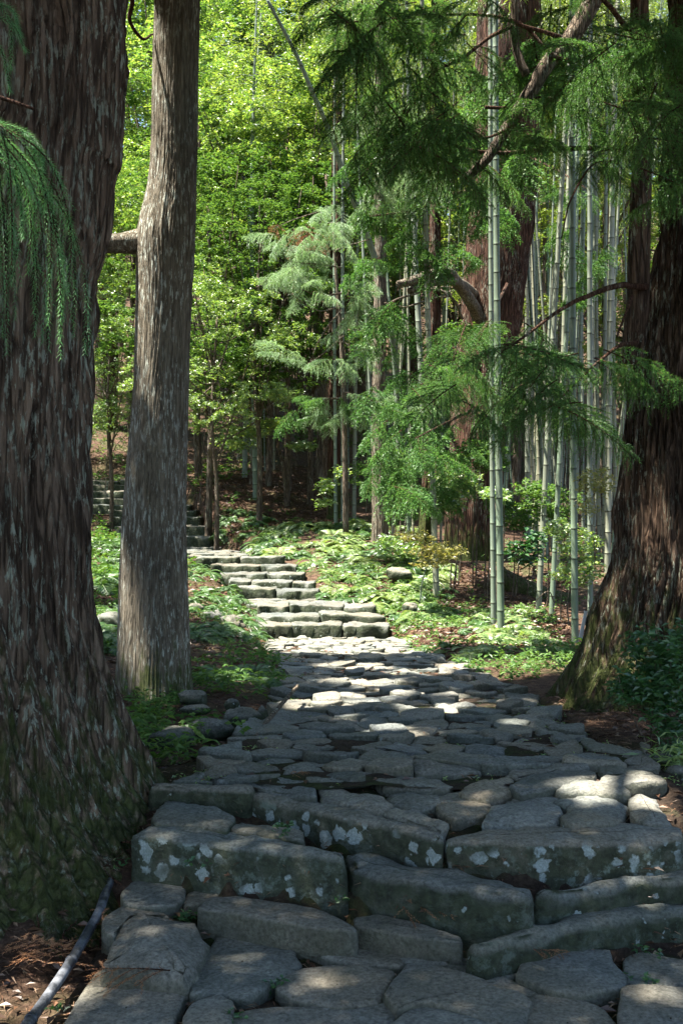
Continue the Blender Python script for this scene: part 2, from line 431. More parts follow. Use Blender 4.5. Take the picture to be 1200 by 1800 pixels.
A = np.concatenate([A, np.array([(-20, 40, 8.5), (0, 46, 7), (15, 46, 6.5), (-30, 20, 7), (-12, 10, 2), (-8, 5, 1), (-9, 0, .8), (9, 5, .4), (15, 15, 1.2), (20, 0, .3), (0, -10, -.1), (-15, -15, .5), (15, -15, 0),
                                 (0, 0, -.03), (0, 2, -.03), (-1.3, 2.2, -.05), (-7.5, 18, 1.5), (-11, 26, 2.6), (-5, 13, 1.1), (-30, 90, 27), (0, 95, 26), (40, 90, 24), (-90, 0, 15), (90, 0, 5), (0, -90, -3), (-90, 90, 35), (90, 90, 30), (0, 160, 45), (-90, -90, 5), (90, -90, 0)], float)])

def _tps(r2):
    return np.where(r2 > 1e-12, r2 * np.log(np.maximum(r2, 1e-12)), 0)
_n = len(A)
_K = _tps(((A[:, None, :2] - A[None, :, :2]) ** 2).sum(-1)) + np.eye(_n) * .15
_Pm = np.concatenate([np.ones((_n, 1)), A[:, :2]], 1)
_sol = np.linalg.solve(np.block([[_K, _Pm], [_Pm.T, np.zeros((3, 3))]]), np.concatenate([A[:, 2], np.zeros(3)]))

def ground_z(x, y, bumps=True):
    x = np.asarray(x, float); y = np.asarray(y, float); sh = np.broadcast(x, y).shape
    X = np.broadcast_to(x, sh).ravel(); Y = np.broadcast_to(y, sh).ravel()
    out = np.empty(len(X))
    for s in range(0, len(X), 20000):
        e = slice(s, s + 20000)
        r2 = (X[e, None] - A[None, :, 0]) ** 2 + (Y[e, None] - A[None, :, 1]) ** 2
        out[e] = _tps(r2) @ _sol[:_n] + _sol[_n] + _sol[_n + 1] * X[e] + _sol[_n + 2] * Y[e]
    if bumps:
        out = out + .035 * fbm(np.stack([X * 1.3, Y * 1.3, X * 0], -1), 3) + .012 * fbm(np.stack([X * 6, Y * 6, X * 0 + 5], -1), 2)
    xl, xr, cz = corridor(Y)
    dist = np.maximum(np.maximum(xl - X, X - xr), 0)
    wgt = np.clip(1 - dist / .35, 0, 1); wgt = wgt * wgt * (3 - 2 * wgt) * (Y < 33)
    out = out * (1 - wgt) + cz * wgt
    return out.reshape(sh)

def gz(x, y):
    return float(ground_z(np.array([x]), np.array([y]), False)[0])

def in_path(x, y, m=.0):
    xl, xr, _ = corridor(y)
    return (x > xl - m) & (x < xr + m) & (y < 31)

def axis(parts):
    return np.unique(np.concatenate([np.arange(a, b, s) for a, b, s in parts]))
gx = axis([(-160, -30, 10), (-30, -8, 1.0), (-8, -4, .25), (-4, 4, .09), (4, 8, .25), (8, 30, 1.0), (30, 161, 10)])
gy = axis([(-120, -10, 10), (-10, 2, .6), (2, 18, .09), (18, 34, .2), (34, 60, 1.0), (60, 181, 8)])
GX, GY = np.meshgrid(gx, gy)
GZ = ground_z(GX, GY)
nx, ny = len(gx), len(gy)
ii = (np.arange(ny - 1)[:, None] * nx + np.arange(nx - 1)[None]).ravel()
link('ground', mesh_np('ground', np.stack([GX, GY, GZ], -1).reshape(-1, 3), np.stack([ii, ii + 1, ii + nx + 1, ii + nx], -1), M['ground'], True), kind='structure')

# ------------------------------------------------------------------ stones
def resample(P, n):
    P = np.asarray(P, float); Q = np.concatenate([P, P[:1]])
    s = np.concatenate([[0], np.cumsum(np.linalg.norm(np.diff(Q, axis=0), axis=1))])
    u = np.linspace(0, s[-1], n, endpoint=False)
    return np.stack([np.interp(u, s, Q[:, i]) for i in (0, 1)], -1)

def chaikin(P, k=2):
    for _ in range(k):
        Q = np.roll(P, -1, 0)
        P = np.stack([.91 * P + .09 * Q, .09 * P + .91 * Q], 1).reshape(-1, 2)
    return P

def rock(poly, z, depth, n=28, rnd=.02, amp=.008, dome=.01, tilt=(0, 0), flare=.0, inner=(.78, .52, .26), corner=1, sides=2, seed=0.0):
    P = np.asarray(poly, float)
    if ((P[:, 0] * np.roll(P[:, 1], -1) - P[:, 1] * np.roll(P[:, 0], -1)).sum()) < 0:
        P = P[::-1]
    P = resample(chaikin(P, corner), n)
    T = np.roll(P, -1, 0) - np.roll(P, 1, 0); T /= np.linalg.norm(T, axis=1)[:, None] + 1e-9
    Nn = np.stack([T[:, 1], -T[:, 0]], -1)
    c = P.mean(0)
    rings = []
    for q in range(sides + 1):
        f = q / sides
        rings.append((P + Nn * flare * (1 - f), np.full(n, z - depth + (depth - rnd) * f), 1.0))
    rings.append((P - Nn * rnd * .3, np.full(n, z - rnd * .3), 1.0))
    rings.append((P - Nn * rnd, np.full(n, z), .8))
    B = P - Nn * rnd
    X_ = P - c; ev, ew = np.linalg.eigh(X_.T @ X_)
    ax, ay = ew[:, 1], ew[:, 0]
    u_, v_ = X_ @ ax, X_ @ ay
    if ev[1] > 5 * ev[0]:
        q_ = np.polyfit(u_, v_, 2); half = (v_.max() - v_.min()) * .35
        uc = np.clip(u_, u_.min() + half, u_.max() - half)
        cc = c + uc[:, None] * ax + np.polyval(q_, uc)[:, None] * ay
    else:
        cc = np.repeat(c[None], n, 0)
    for f in inner:
        rings.append((cc + (B - cc) * f, np.full(n, z + dome * (1 - f * f)), 0.0))
    rings.append((cc + (B - cc) * .02, np.full(n, z + dome), 0.0))
    V = np.concatenate([np.concatenate([r[0], r[1][:, None]], 1) for r in rings])
    V[:, 2] += (V[:, 0] - c[0]) * tilt[0] + (V[:, 1] - c[1]) * tilt[1]
    k = fbm(np.concatenate([V[:, :2] * 5, V[:, 2:] * 7], 1) + seed, 4)
    k2 = fbm(V * 17 + seed + 31, 3)
    top = np.arange(len(V)) >= n * (sides + 1)
    V[:, 2] += np.where(top, amp * k * 1.2 + amp * .55 * k2, 0)
    for r in range(sides + 3):
        sl = slice(r * n, (r + 1) * n)
        V[sl, :2] += Nn * (amp * 1.5 * k[sl] + amp * .7 * k2[sl])[:, None]
    F = []
    j = np.arange(n); j2 = (j + 1) % n
    for r in range(len(rings) - 1):
        a, b = r * n, (r + 1) * n
        F.append(np.stack([a + j, a + j2, b + j2, b + j], -1))
    return V, np.concatenate(F)

# the bed of the path: soil and moss between the stones
ys = np.arange(4.75, 15.3, .12); uu = np.linspace(0, 1, 22)
xl, xr, _ = corridor(ys)
BX = xl[:, None] - .06 + (xr - xl + .12)[:, None] * uu; BY = np.repeat(ys[:, None], len(uu), 1)
BZ = path_z(BY) - .02 + .018 * fbm(np.stack([BX * 5, BY * 5, BX * 0], -1), 3)
ii = (np.arange(len(ys) - 1)[:, None] * len(uu) + np.arange(len(uu) - 1)[None]).ravel()
PATH = link('path', mesh_np('path', np.stack([BX, BY, BZ], -1).reshape(-1, 3), np.stack([ii, ii + 1, ii + len(uu) + 1, ii + len(uu)], -1), M['dirt'], True), kind='structure')
def put(parent, name, poly_px, z, depth, mat, seed, **kw):
    P = np.array([onz(x, y, z) for x, y in poly_px]); c_ = P.mean(0); v_ = P - c_
    P = P + v_ / np.linalg.norm(v_, axis=1)[:, None] * (.02 if name == 'paving_stone' else .005)
    V, F = rock(P, z, depth, seed=seed * 3.7, **kw)
    return wpart(name, V, F, mat, parent, True)

S_LOW = [  # paving at the foot of the steps: polygon, top z, roundness, dome
    ([(175, 1705), (290, 1703), (328, 1712), (330, 1725), (295, 1800), (280, 1850), (100, 1850), (120, 1800), (150, 1745)], .0, .02, .0),
    ([(186, 1690), (200, 1655), (212, 1625), (237, 1603), (290, 1615), (335, 1622), (364, 1642), (352, 1672), (325, 1706), (262, 1693)], .075, .06, .03),
    ([(188, 1632), (190, 1615), (225, 1593), (280, 1597), (290, 1612), (237, 1604), (212, 1625), (205, 1645)], .07, .04, .02),
    ([(400, 1635), (453, 1643), (512, 1670), (510, 1682), (526, 1695), (433, 1753), (385, 1742), (340, 1742), (342, 1728), (360, 1687), (378, 1653)], .01, .015, .0),
    ([(320, 1850), (330, 1790), (345, 1763), (383, 1750), (405, 1763), (398, 1785), (393, 1850)], .01, .04, .02),
    ([(222, 1570), (237, 1552), (280, 1548), (322, 1556), (318, 1578), (300, 1590), (262, 1592), (225, 1585)], .09, .02, .0),
    ([(333, 1567), (340, 1563), (372, 1562), (382, 1570), (352, 1585), (325, 1588)], .08, .015, .0),
    ([(352, 1597), (378, 1577), (433, 1577), (470, 1583), (560, 1600), (612, 1620), (622, 1633), (560, 1630), (500, 1618), (430, 1606)], .105, .025, .005),
    ([(632, 1616), (667, 1610), (733, 1623), (800, 1641), (806, 1652), (740, 1645), (690, 1636), (632, 1628)], .09, .02, .0),
    ([(528, 1670), (560, 1650), (660, 1660), (710, 1667), (700, 1697), (617, 1692), (580, 1680)], .01, .015, .0),
    ([(490, 1733), (497, 1720), (540, 1700), (607, 1700), (687, 1707), (677, 1727), (663, 1757), (597, 1767), (523, 1753)], .015, .02, .01),
    ([(400, 1800), (443, 1777), (533, 1770), (613, 1767), (690, 1759), (692, 1777), (677, 1800), (670, 1850), (395, 1850)], .005, .02, .01),
    ([(695, 1757), (685, 1748), (697, 1725), (720, 1694), (770, 1698), (820, 1713), (850, 1726), (927, 1751), (912, 1797), (890, 1805), (835, 1784), (800, 1770), (762, 1758), (727, 1765), (705, 1772)], .03, .02, .01),
    ([(680, 1850), (692, 1800), (727, 1774), (762, 1766), (800, 1778), (833, 1790), (868, 1808), (875, 1850)], .02, .03, .015),
    ([(785, 1692), (810, 1686), (835, 1686), (908, 1689), (905, 1712), (890, 1718), (825, 1709), (795, 1702)], .0, .015, .0),
    ([(927, 1684), (960, 1670), (987, 1667), (1067, 1670), (1070, 1688), (1095, 1712), (1090, 1730), (1013, 1745), (973, 1738), (913, 1713)], .03, .02, .005),
    ([(932, 1752), (943, 1748), (987, 1748), (1013, 1754), (1053, 1774), (1077, 1802), (1085, 1850), (935, 1850), (930, 1800)], .015, .025, .015),
    ([(1102, 1684), (1133, 1674), (1200, 1688), (1260, 1700), (1260, 1732), (1200, 1728), (1150, 1732), (1105, 1727)], .02, .02, .0),
    ([(1097, 1741), (1127, 1735), (1250, 1735), (1270, 1850), (1100, 1850), (1093, 1790)], .035, .02, .0),
    ([(842, 1722), (880, 1722), (935, 1735), (938, 1745), (920, 1747), (870, 1734)], .0, .015, .005),
    ([(838, 1676), (845, 1666), (885, 1664), (930, 1672), (908, 1683), (850, 1681)], .02, .015, .01),
    ([(702, 1690), (712, 1671), (765, 1673), (780, 1692), (722, 1689)], .01, .015, .01)]
B_STEP = [
    ([(232, 1468), (250, 1453), (290, 1447), (407, 1457), (500, 1474), (602, 1492), (602, 1506), (520, 1500), (433, 1489), (340, 1479)], .27, .3, 'block_lichen', .025),
    ([(609, 1502), (640, 1499), (680, 1503), (800, 1528), (900, 1549), (931, 1561), (931, 1578), (900, 1576), (833, 1567), (767, 1556), (683, 1543), (612, 1526)], .22, .3, 'block', .03),
    ([(940, 1564), (1033, 1550), (1133, 1535), (1200, 1525), (1290, 1515), (1290, 1545), (1200, 1546), (1127, 1552), (1067, 1563), (1000, 1568), (940, 1574)], .19, .22, 'block', .03),
    ([(823, 1655), (900, 1633), (963, 1620), (987, 1610), (1060, 1598), (1133, 1588), (1200, 1582), (1290, 1574), (1290, 1603), (1190, 1602), (1067, 1623), (1000, 1633), (900, 1656), (860, 1664), (833, 1663)], .11, .2, 'block', .03),
    ([(262, 1382), (275, 1374), (413, 1376), (446, 1383), (438, 1390), (350, 1386)], .345, .26, 'block', .02),
    ([(270, 1432), (290, 1405), (310, 1407), (413, 1428), (400, 1457), (333, 1450), (272, 1446)], .29, .2, 'block', .02),
    ([(407, 1453), (420, 1440), (483, 1453), (533, 1463), (533, 1477), (413, 1462)], .26, .2, 'block', .015),
    ([(440, 1401), (448, 1391), (467, 1387), (550, 1406), (637, 1425), (725, 1452), (776, 1466), (776, 1480), (751, 1474), (675, 1452), (602, 1438), (520, 1417)], .31, .3, 'block_lichen', .025),
    ([(784, 1468), (850, 1454), (937, 1450), (1112, 1449), (1195, 1453), (1198, 1476), (1110, 1480), (1025, 1481), (850, 1480), (786, 1481)], .31, .3, 'block_lichen', .022)]
S_UP = [
    ([(990, 1432), (1000, 1418), (975, 1407), (1025, 1396), (1060, 1398), (1102, 1414), (1092, 1431), (1072, 1445), (1002, 1447), (992, 1438)], .33, .04, .02),
    ([(1106, 1399), (1121, 1387), (1154, 1408), (1180, 1447), (1130, 1446), (1112, 1426)], .33, .03, .02),
    ([(1052, 1369), (1070, 1362), (1153, 1364), (1163, 1373), (1120, 1376), (1075, 1377)], .37, .015, .0),
    ([(1056, 1344), (1072, 1341), (1140, 1352), (1146, 1360), (1060, 1358)], .375, .03, .015),
    ([(900, 1382), (917, 1367), (972, 1354), (1019, 1354), (1040, 1366), (1000, 1374), (961, 1386), (920, 1392)], .36, .02, .01),
    ([(888, 1357), (908, 1346), (981, 1338), (1025, 1342), (1026, 1349), (967, 1352), (913, 1364)], .36, .02, .01),
    ([(868, 1420), (908, 1398), (967, 1392), (976, 1406), (980, 1432), (966, 1447), (852, 1447), (852, 1432)], .32, .02, .015),
    ([(776, 1417), (807, 1411), (845, 1407), (858, 1419), (854, 1427), (798, 1440), (783, 1428)], .31, .015, .0),
    ([(675, 1427), (696, 1419), (745, 1424), (781, 1446), (773, 1460), (731, 1446)], .32, .03, .015),
    ([(560, 1383), (594, 1381), (665, 1400), (684, 1412), (665, 1424), (623, 1414), (570, 1403)], .33, .03, .015),
    ([(678, 1396), (713, 1390), (754, 1400), (770, 1414), (720, 1424), (692, 1413)], .32, .02, .01),
    ([(666, 1373), (705, 1362), (748, 1364), (793, 1379), (781, 1386), (683, 1383)], .335, .02, .015),
    ([(806, 1385), (842, 1371), (898, 1371), (892, 1390), (856, 1399), (820, 1394)], .34, .03, .02),
    ([(430, 1377), (547, 1381), (552, 1400), (484, 1390), (452, 1383)], .335, .02, .01),
    ([(766, 1399), (806, 1394), (850, 1402), (806, 1409), (776, 1413)], .315, .015, .0),
    ([(982, 1389), (1000, 1377), (1046, 1374), (1090, 1381), (1100, 1392), (1060, 1394), (1020, 1391)], .35, .02, .01)]
ys2 = np.arange(2.0, 4.86, .028); xs2 = np.linspace(-1.0, 1.95, 106)
BX, BY = np.meshgrid(xs2, ys2)
near_z = np.full(BX.shape, 9.0); near_d = np.full(BX.shape, 9.0); min_z = np.full(BX.shape, 9.0); own_z = np.full(BX.shape, 9.0)
for qq, (pg, z, *_) in enumerate(S_LOW + B_STEP + S_UP):
    foot = .12 if len(S_LOW) <= qq < len(S_LOW) + len(B_STEP) else .024
    T_ = np.array([onz(x, y, z) for x, y in pg]); E_ = resample(T_, 60)
    dd = np.sqrt(((BX[..., None] - E_[:, 0]) ** 2 + (BY[..., None] - E_[:, 1]) ** 2).min(-1))
    ins = np.zeros(BX.shape, bool)
    for p0_, p1_ in zip(T_, np.roll(T_, -1, 0)):
        cr = (p0_[1] > BY) != (p1_[1] > BY)
        ins ^= cr & (BX < p0_[0] + (BY - p0_[1]) / (p1_[1] - p0_[1] + 1e-12) * (p1_[0] - p0_[0]))
    zb = z - .05
    own_z = np.where(ins, np.minimum(own_z, zb), own_z)
    min_z = np.where(dd < .11, np.minimum(min_z, z - foot), min_z)
    near_z = np.where(dd < near_d, z - foot, near_z); near_d = np.minimum(dd, near_d)
BZ = np.where(own_z < 9, own_z - .02, np.where(min_z < 9, min_z, np.maximum(near_z - .1, -.07)))
BZ = np.where(BY < 3.2, -.05, BZ)
for _ in range(2):
    Z_ = np.pad(BZ, 1, mode='edge'); BZ = np.minimum(BZ + .01, (Z_[1:-1, 1:-1] * 2 + Z_[:-2, 1:-1] + Z_[2:, 1:-1] + Z_[1:-1, :-2] + Z_[1:-1, 2:]) / 6)
BZ = BZ + .01 * fbm(np.stack([BX * 9, BY * 9, BX * 0], -1), 3) - .16 * np.clip((-.8 - BX) / .15, 0, 1) - .1 * np.clip((BX - 1.75) / .2, 0, 1)
ii = (np.arange(len(ys2) - 1)[:, None] * len(xs2) + np.arange(len(xs2) - 1)[None]).ravel()
BED = (xs2, ys2, BZ.copy())
def bed_z(x, y):
    i = np.clip(np.searchsorted(BED[0], x), 0, len(BED[0]) - 1); j = np.clip(np.searchsorted(BED[1], y), 0, len(BED[1]) - 1)
    return BED[2][j, i]
LOWER = link('stairs', mesh_np('stairs', np.stack([BX, BY, BZ], -1).reshape(-1, 3), np.stack([ii, ii + 1, ii + len(xs2) + 1, ii + len(xs2)], -1), M['dirt'], True), kind='structure')

rough_ids = {4, 19, 20, 21}
for q, (pg, z, rd, dm) in enumerate(S_LOW):
    small = q in (2, 6, 14, 19, 20, 21)
    put(LOWER, 'paving_stone', pg, z, .16, M['stone_rough'] if q in rough_ids else M['stone'], q + 1, n=32 if small else 64, rnd=min(rd, .012) if q != 1 else .05, dome=dm * (.2 if q != 1 else 1), amp=.0045 if q != 1 else .012,
        inner=(.85, .68, .5, .32, .15), corner=1, sides=4)
# unseen stones under the camera's feet carry on the paving
for q in range(14):
    x0 = -.8 + (q % 5) * .52; y0 = 2.98 - (q // 5) * .5
    V, F = rock([(x0, y0), (x0 + .46, y0 + .02), (x0 + .48, y0 - .42), (x0 + .02, y0 - .44)], 0.0, .15, n=20, seed=q * 5.1)
    wpart('paving_stone', V, F, M['stone'], LOWER)

for q, (pg, z, dp, mt, rd) in enumerate(B_STEP):
    put(LOWER, 'step_block', pg, z, dp, M[mt], 40 + q, n=110, rnd=rd, dome=.004, amp=.009, inner=(.8, .55, .3), corner=2, sides=8, flare=.012)

for q, (pg, z, rd, dm) in enumerate(S_UP):
    put(PATH, 'paving_stone', pg, z, .14, M['stone_rough'] if q in (0, 1, 6, 8, 9, 12) else M['stone'], 70 + q, n=56, rnd=min(rd, .018), dome=dm * .5, amp=.011, inner=(.86, .7, .52, .34, .16), corner=1, sides=3)

# the receding paving: irregular cells
seeds = []
tries = 0
while len(seeds) < 470 and tries < 60000:
    tries += 1
    y = RNG.uniform(4.72, 15.0); xl, xr, _ = corridor(y)
    x = RNG.uniform(xl - .02, xr + .02)
    if all((x - a) ** 2 * .8 + (y - b) ** 2 * 1.25 > (.134 * (.72 + .62 * ((k * 7919) % 13) / 13)) ** 2 for k, (a, b) in enumerate(seeds)):
        seeds.append((x, y))
seeds = np.array(seeds)

def clip_cell(poly, mid, nrm):
    out = []
    for i in range(len(poly)):
        a, b = poly[i], poly[(i + 1) % len(poly)]
        da, db = (a - mid) @ nrm, (b - mid) @ nrm
        if da <= 0:
            out.append(a)
        if (da < 0) != (db < 0) and abs(da - db) > 1e-12:
            out.append(a + (b - a) * (da / (da - db)))
    return out

TRACED = [np.array([onz(x, y, z) for x, y in pg]) for pg, z, *_ in S_UP + B_STEP]
def inside(T, p):
    a, b = T, np.roll(T, -1, 0)
    cr = (a[:, 1] > p[1]) != (b[:, 1] > p[1])
    xi = a[:, 0] + (p[1] - a[:, 1]) / (b[:, 1] - a[:, 1] + 1e-12) * (b[:, 0] - a[:, 0])
    return (np.sum(cr & (p[0] < xi)) % 2) == 1

def px_of(x, y, z):
    return CX + x / y * F_PX, CY - (z - EYE) / y * F_PX
smallest = []; n_own = 0
for k, s in sorted(enumerate(seeds), key=lambda e: e[1][1]):
    poly = [s + np.array(v) for v in ((-.5, -.45), (.5, -.45), (.5, .45), (-.5, .45))]
    d2 = ((seeds - s) ** 2).sum(1)
    for j in np.argsort(d2)[1:26]:
        nn = seeds[j] - s
        poly = clip_cell(poly, (s + seeds[j]) / 2 + RNG.normal(0, .004, 2), nn / np.linalg.norm(nn))
        if len(poly) < 3:
            break
    ylim = float(np.interp(s[0], [-1, .1, .2, .75, .85, 1.4, 1.6], [4.84, 4.86, 5.0, 5.0, 5.1, 5.1, 4.97]))
    if len(poly) >= 3:
        poly = clip_cell(poly, np.array([0, ylim]), np.array([0, -1.0]))
    if len(poly) < 3:
        continue
    P = np.array(poly)
    xl, xr, _ = corridor(P[:, 1])
    P[:, 0] = np.clip(P[:, 0], xl - .1 + .09 * np.sin(P[:, 1] * 9), xr + .1 + .09 * np.sin(P[:, 1] * 7 + 1))
    c = P.mean(0)
    z0 = float(path_z(c[1]))
    px, py = px_of(c[0], c[1], z0)
    if any(inside(T, c) for T in TRACED):
        continue
    v = P - c; L = np.linalg.norm(v, axis=1)[:, None]
    P = c + v * np.maximum(0.3, 1 - (.003 + .009 * RNG.random()) / np.maximum(L, .03))
    area = abs((P[:, 0] * np.roll(P[:, 1], -1) - P[:, 1] * np.roll(P[:, 0], -1)).sum()) / 2
    if area < .004:
        continue
    far = c[1] > 9
    V, F = rock(P, z0 + RNG.normal(0, .018), .13, n=18 if far else 44, rnd=RNG.uniform(.006, .015), amp=.009, dome=RNG.uniform(-.006, .01), tilt=(RNG.normal(0, .06), RNG.normal(0, .08)),
                inner=(.7, .35) if far else (.86, .7, .52, .34, .16), corner=1, sides=2, seed=k * 2.3)
    n_own += 1
    if n_own > 282:
        smallest.append((V, F)); continue
    wpart('paving_stone', V, F, M['stone_rough'] if RNG.random() < .25 else M['stone'], PATH)
if smallest:
    wpart('small_paving_stones', *cat(smallest), M['stone'], PATH, True, None, 'stuff')

# upper stairs
ys3 = np.arange(14.9, 32.0, .15); uu = np.linspace(0, 1, 12)
xl, xr, cz = corridor(ys3)
BX = xl[:, None] + (xr - xl)[:, None] * uu; BY = np.repeat(ys3[:, None], len(uu), 1)
BZ = cz[:, None] + .03 + .02 * fbm(np.stack([BX * 5, BY * 5, BX * 0], -1), 3)
ii = (np.arange(len(ys3) - 1)[:, None] * len(uu) + np.arange(len(uu) - 1)[None]).ravel()
UPPER = link('stairs', mesh_np('upper_stairs', np.stack([BX, BY, BZ], -1).reshape(-1, 3), np.stack([ii, ii + 1, ii + len(uu) + 1, ii + len(uu)], -1), M['dirt'], True), kind='structure')
for q, (s, z) in enumerate(zip(STEPS, STZ)):
    d = s[0]; x0 = (s[1] - CX) / F_PX * d; x1 = (s[2] - CX) / F_PX * d
    nb = 3 if q in (0, 2, 4) else 2
    cuts = np.sort(np.concatenate([[x0, x1], x0 + (x1 - x0) * (np.arange(1, nb) / nb + RNG.uniform(-.09, .09, nb - 1))]))
    nxt = STEPS[q + 1][0] if q + 1 < len(STEPS) else d + .8
    dep = min(nxt - d + .04, .55)
    yaw = RNG.normal(0, .03)
    for a, b in zip(cuts[:-1], cuts[1:]):
        m = (a + b) / 2
        y0 = d + (m - (x0 + x1) / 2) * yaw + RNG.uniform(-.04, .03)
        pg = [(a + .003, y0 + RNG.uniform(-.03, .03)), (m, y0 + RNG.uniform(-.03, .02)), (b - .003, y0 + RNG.uniform(-.03, .03)), (b - .004, y0 + dep), (a + .004, y0 + dep)]
        V, F = rock(pg, z + RNG.normal(0, .012), .3, n=56, rnd=.022, amp=.02, dome=.004, inner=(.8, .55, .3), corner=1, sides=3, seed=q * 9 + a * 5, tilt=(RNG.normal(0, .03), 0))
        wpart('step_block', V, F, M['stair'], UPPER)
for q in range(46):  # slabs on the two landings
    lo, hi = ((16.55, 17.6) if q < 16 else (20.4, 25.9))
    y = RNG.uniform(lo, hi); xl, xr, cz = corridor(y); x = RNG.uniform(xl + .1, xr - .1)
    r = RNG.uniform(.12, .28); a = np.sort(RNG.uniform(0, 6.28, 7))
    V, F = rock(np.stack([x + r * 1.3 * np.cos(a), y + r * np.sin(a)], -1), float(cz) + .09 + RNG.uniform(-.01, .02), .15, n=18, rnd=.03, amp=.012, dome=.01, inner=(.7, .35), seed=q * 3.3)
    wpart('paving_stone', V, F, M['stair'], UPPER)

# ------------------------------------------------------------------ trees: trunks
def trunk_mesh(rows, nang, nz, lobes, seed, ridge=.02, d_of=None, zpow=1.0, flare_dir=None, nstr=16.0):
    """rows: (z, x, y, r) from the ground up, smoothed; vertical bark ridges as real relief"""
    R = smooth_line(rows, nz)
    th = np.linspace(0, 2 * math.pi, nang, endpoint=False)
    z = R[:, 0][:, None]; c, s = np.cos(th)[None], np.sin(th)[None]
    r = np.repeat(R[:, 3][:, None], nang, 1)
    if flare_dir is not None:
        r = r + flare_dir(th[None], z)
    lob = fbm(np.stack([c * lobes + seed + 0 * z, s * lobes + 0 * z, z * .35 + 0 * c], -1), 2)
    r = r * (1 + .07 * lob)
    wv = .35 * fbm(np.stack([c * 1.6 + 0 * z, s * 1.6 + 0 * z, z * 1.2 + seed + 0 * c], -1), 2)
    ca, sa = np.cos(th[None] + wv * .35), np.sin(th[None] + wv * .35)
    n1 = fbm(np.stack([ca * nstr, sa * nstr, z * 1.3 + seed + 0 * c], -1), 3)
    n2 = fbm(np.stack([ca * nstr * 2.6, sa * nstr * 2.6, z * 2.6 + seed * 3 + 0 * c], -1), 2)
    r = r + ridge * (1.1 * np.clip(.35 - np.abs(n1), -1, .35) * -1.6 + .45 * n2)
    V = np.stack([R[:, 1][:, None] + r * c, R[:, 2][:, None] + r * s, np.repeat(z, nang, 1)], -1).reshape(-1, 3)
    i = np.arange(nz - 1)[:, None] * nang; j = np.arange(nang)[None]; j2 = (j + 1) % nang
    F = np.stack([i + j, i + j2, i + nang + j2, i + nang + j], -1).reshape(-1, 4)
    return V, F

# --- foliage building blocks
def leaves(C, D, Nm, L, W, fold=.12):
    """one folded diamond leaf per row"""
    D = D / (np.linalg.norm(D, axis=1)[:, None] + 1e-9)
    S = np.cross(D, Nm); S /= np.linalg.norm(S, axis=1)[:, None] + 1e-9
    U = np.cross(S, D)
    L = np.broadcast_to(L, len(C))[:, None]; W = np.broadcast_to(W, len(C))[:, None]
    V = np.stack([C, C + D * L * .45 + S * W * .5 + U * L * fold, C + D * L - U * L * fold * .6, C + D * L * .45 - S * W * .5 + U * L * fold], 1).reshape(-1, 3)
    F = np.arange(len(C) * 4).reshape(-1, 4)
    return V, F

def rand_dirs(rng, n, zmin=-1.0, zmax=1.0):
    z = rng.uniform(zmin, zmax, n); a = rng.uniform(0, 2 * math.pi, n); r = np.sqrt(1 - z * z)
    return np.stack([r * np.cos(a), r * np.sin(a), z], -1)

def rosettes(rng, C, k, L, W, upz=(.15, .7)):
    """k leaves round every centre"""
    n = len(C)
    c = np.repeat(C, k, 0)
    a = np.tile(np.arange(k) / k * 2 * math.pi, n) + np.repeat(rng.uniform(0, 6.28, n), k) + rng.normal(0, .3, n * k)
    el = rng.uniform(-.5, .55, n * k)
    D = np.stack([np.cos(a) * np.cos(el), np.sin(a) * np.cos(el), np.sin(el)], -1)
    Nm = np.stack([rng.normal(0, .65, n * k), rng.normal(-.2, .65, n * k), np.ones(n * k)], -1)
    return leaves(c + rng.normal(0, L * .25, c.shape), D, Nm, rng.uniform(.7, 1.15, n * k) * L, rng.uniform(.8, 1.1, n * k) * W)

def crown_lobes(rng, n, rx, rz, z0):
    P = rand_dirs(rng, n) * (rng.uniform(.35, 1.0, n) ** .5)[:, None]
    return P * np.array([rx, rx, rz]) + np.array([0, 0, z0])

def lobed_crown(rng, lob, lr, lz, per, k, L, W):
    Cs = []
    for p in lob:
        n = int(per * rng.uniform(.6, 1.3)) // 6
        q = np.repeat(rand_dirs(rng, n, -.3, 1.0) * (rng.uniform(.25, 1.0, n) ** .4)[:, None], 6, 0) + rng.normal(0, .11, (n * 6, 3)) * np.array([1, 1, .6])
        s = rng.uniform(.65, 1.35)
        Cs.append(p + q * np.array([lr * s, lr * s, lz * s]) - np.array([0, 0, 1]) * (np.linalg.norm(q[:, :2], axis=1) ** 2 * .25 * lr)[:, None])
    return rosettes(rng, np.concatenate(Cs), k, L, W)

def make_broadleaf(seed, mat, label, L=.085, group='broadleaf trees filling the slope behind the path', nl=36, per=98, rx=2.9, rz=2.9, z0=6.2, k=7, name='broadleaf_tree'):
    rng = np.random.default_rng(seed)
    t = thing(name, label, 'tree', (0, 0, 0), group)
    lob = crown_lobes(rng, nl, rx, rz, z0)
    V, F = lobed_crown(rng, lob, .88, .34, per, k, L, L * .48)
    link('crown', mesh_np('broadleaf_crown', V, F, mat), t)
    parts = [tube(smooth_line([(0, 0, -.6), (.1, .05, 2), (-.08, .1, 4.2), (.05, 0, z0 + 1.2)], 14), np.linspace(.085, .03, 14), 8)]
    for p in lob[::3]:
        h = rng.uniform(2.6, z0 - .3)
        b = np.array([0, 0, h]); mid = b * .45 + p * .55 + np.array([0, 0, -.25])
        parts.append(tube(smooth_line([b, mid, p], 7), np.linspace(.03, .008, 7), 5))
    V, F = cat(parts)
    link('trunk', mesh_np('broadleaf_trunk', V, fix_quads(F), M['limb'], True), t)
    return t

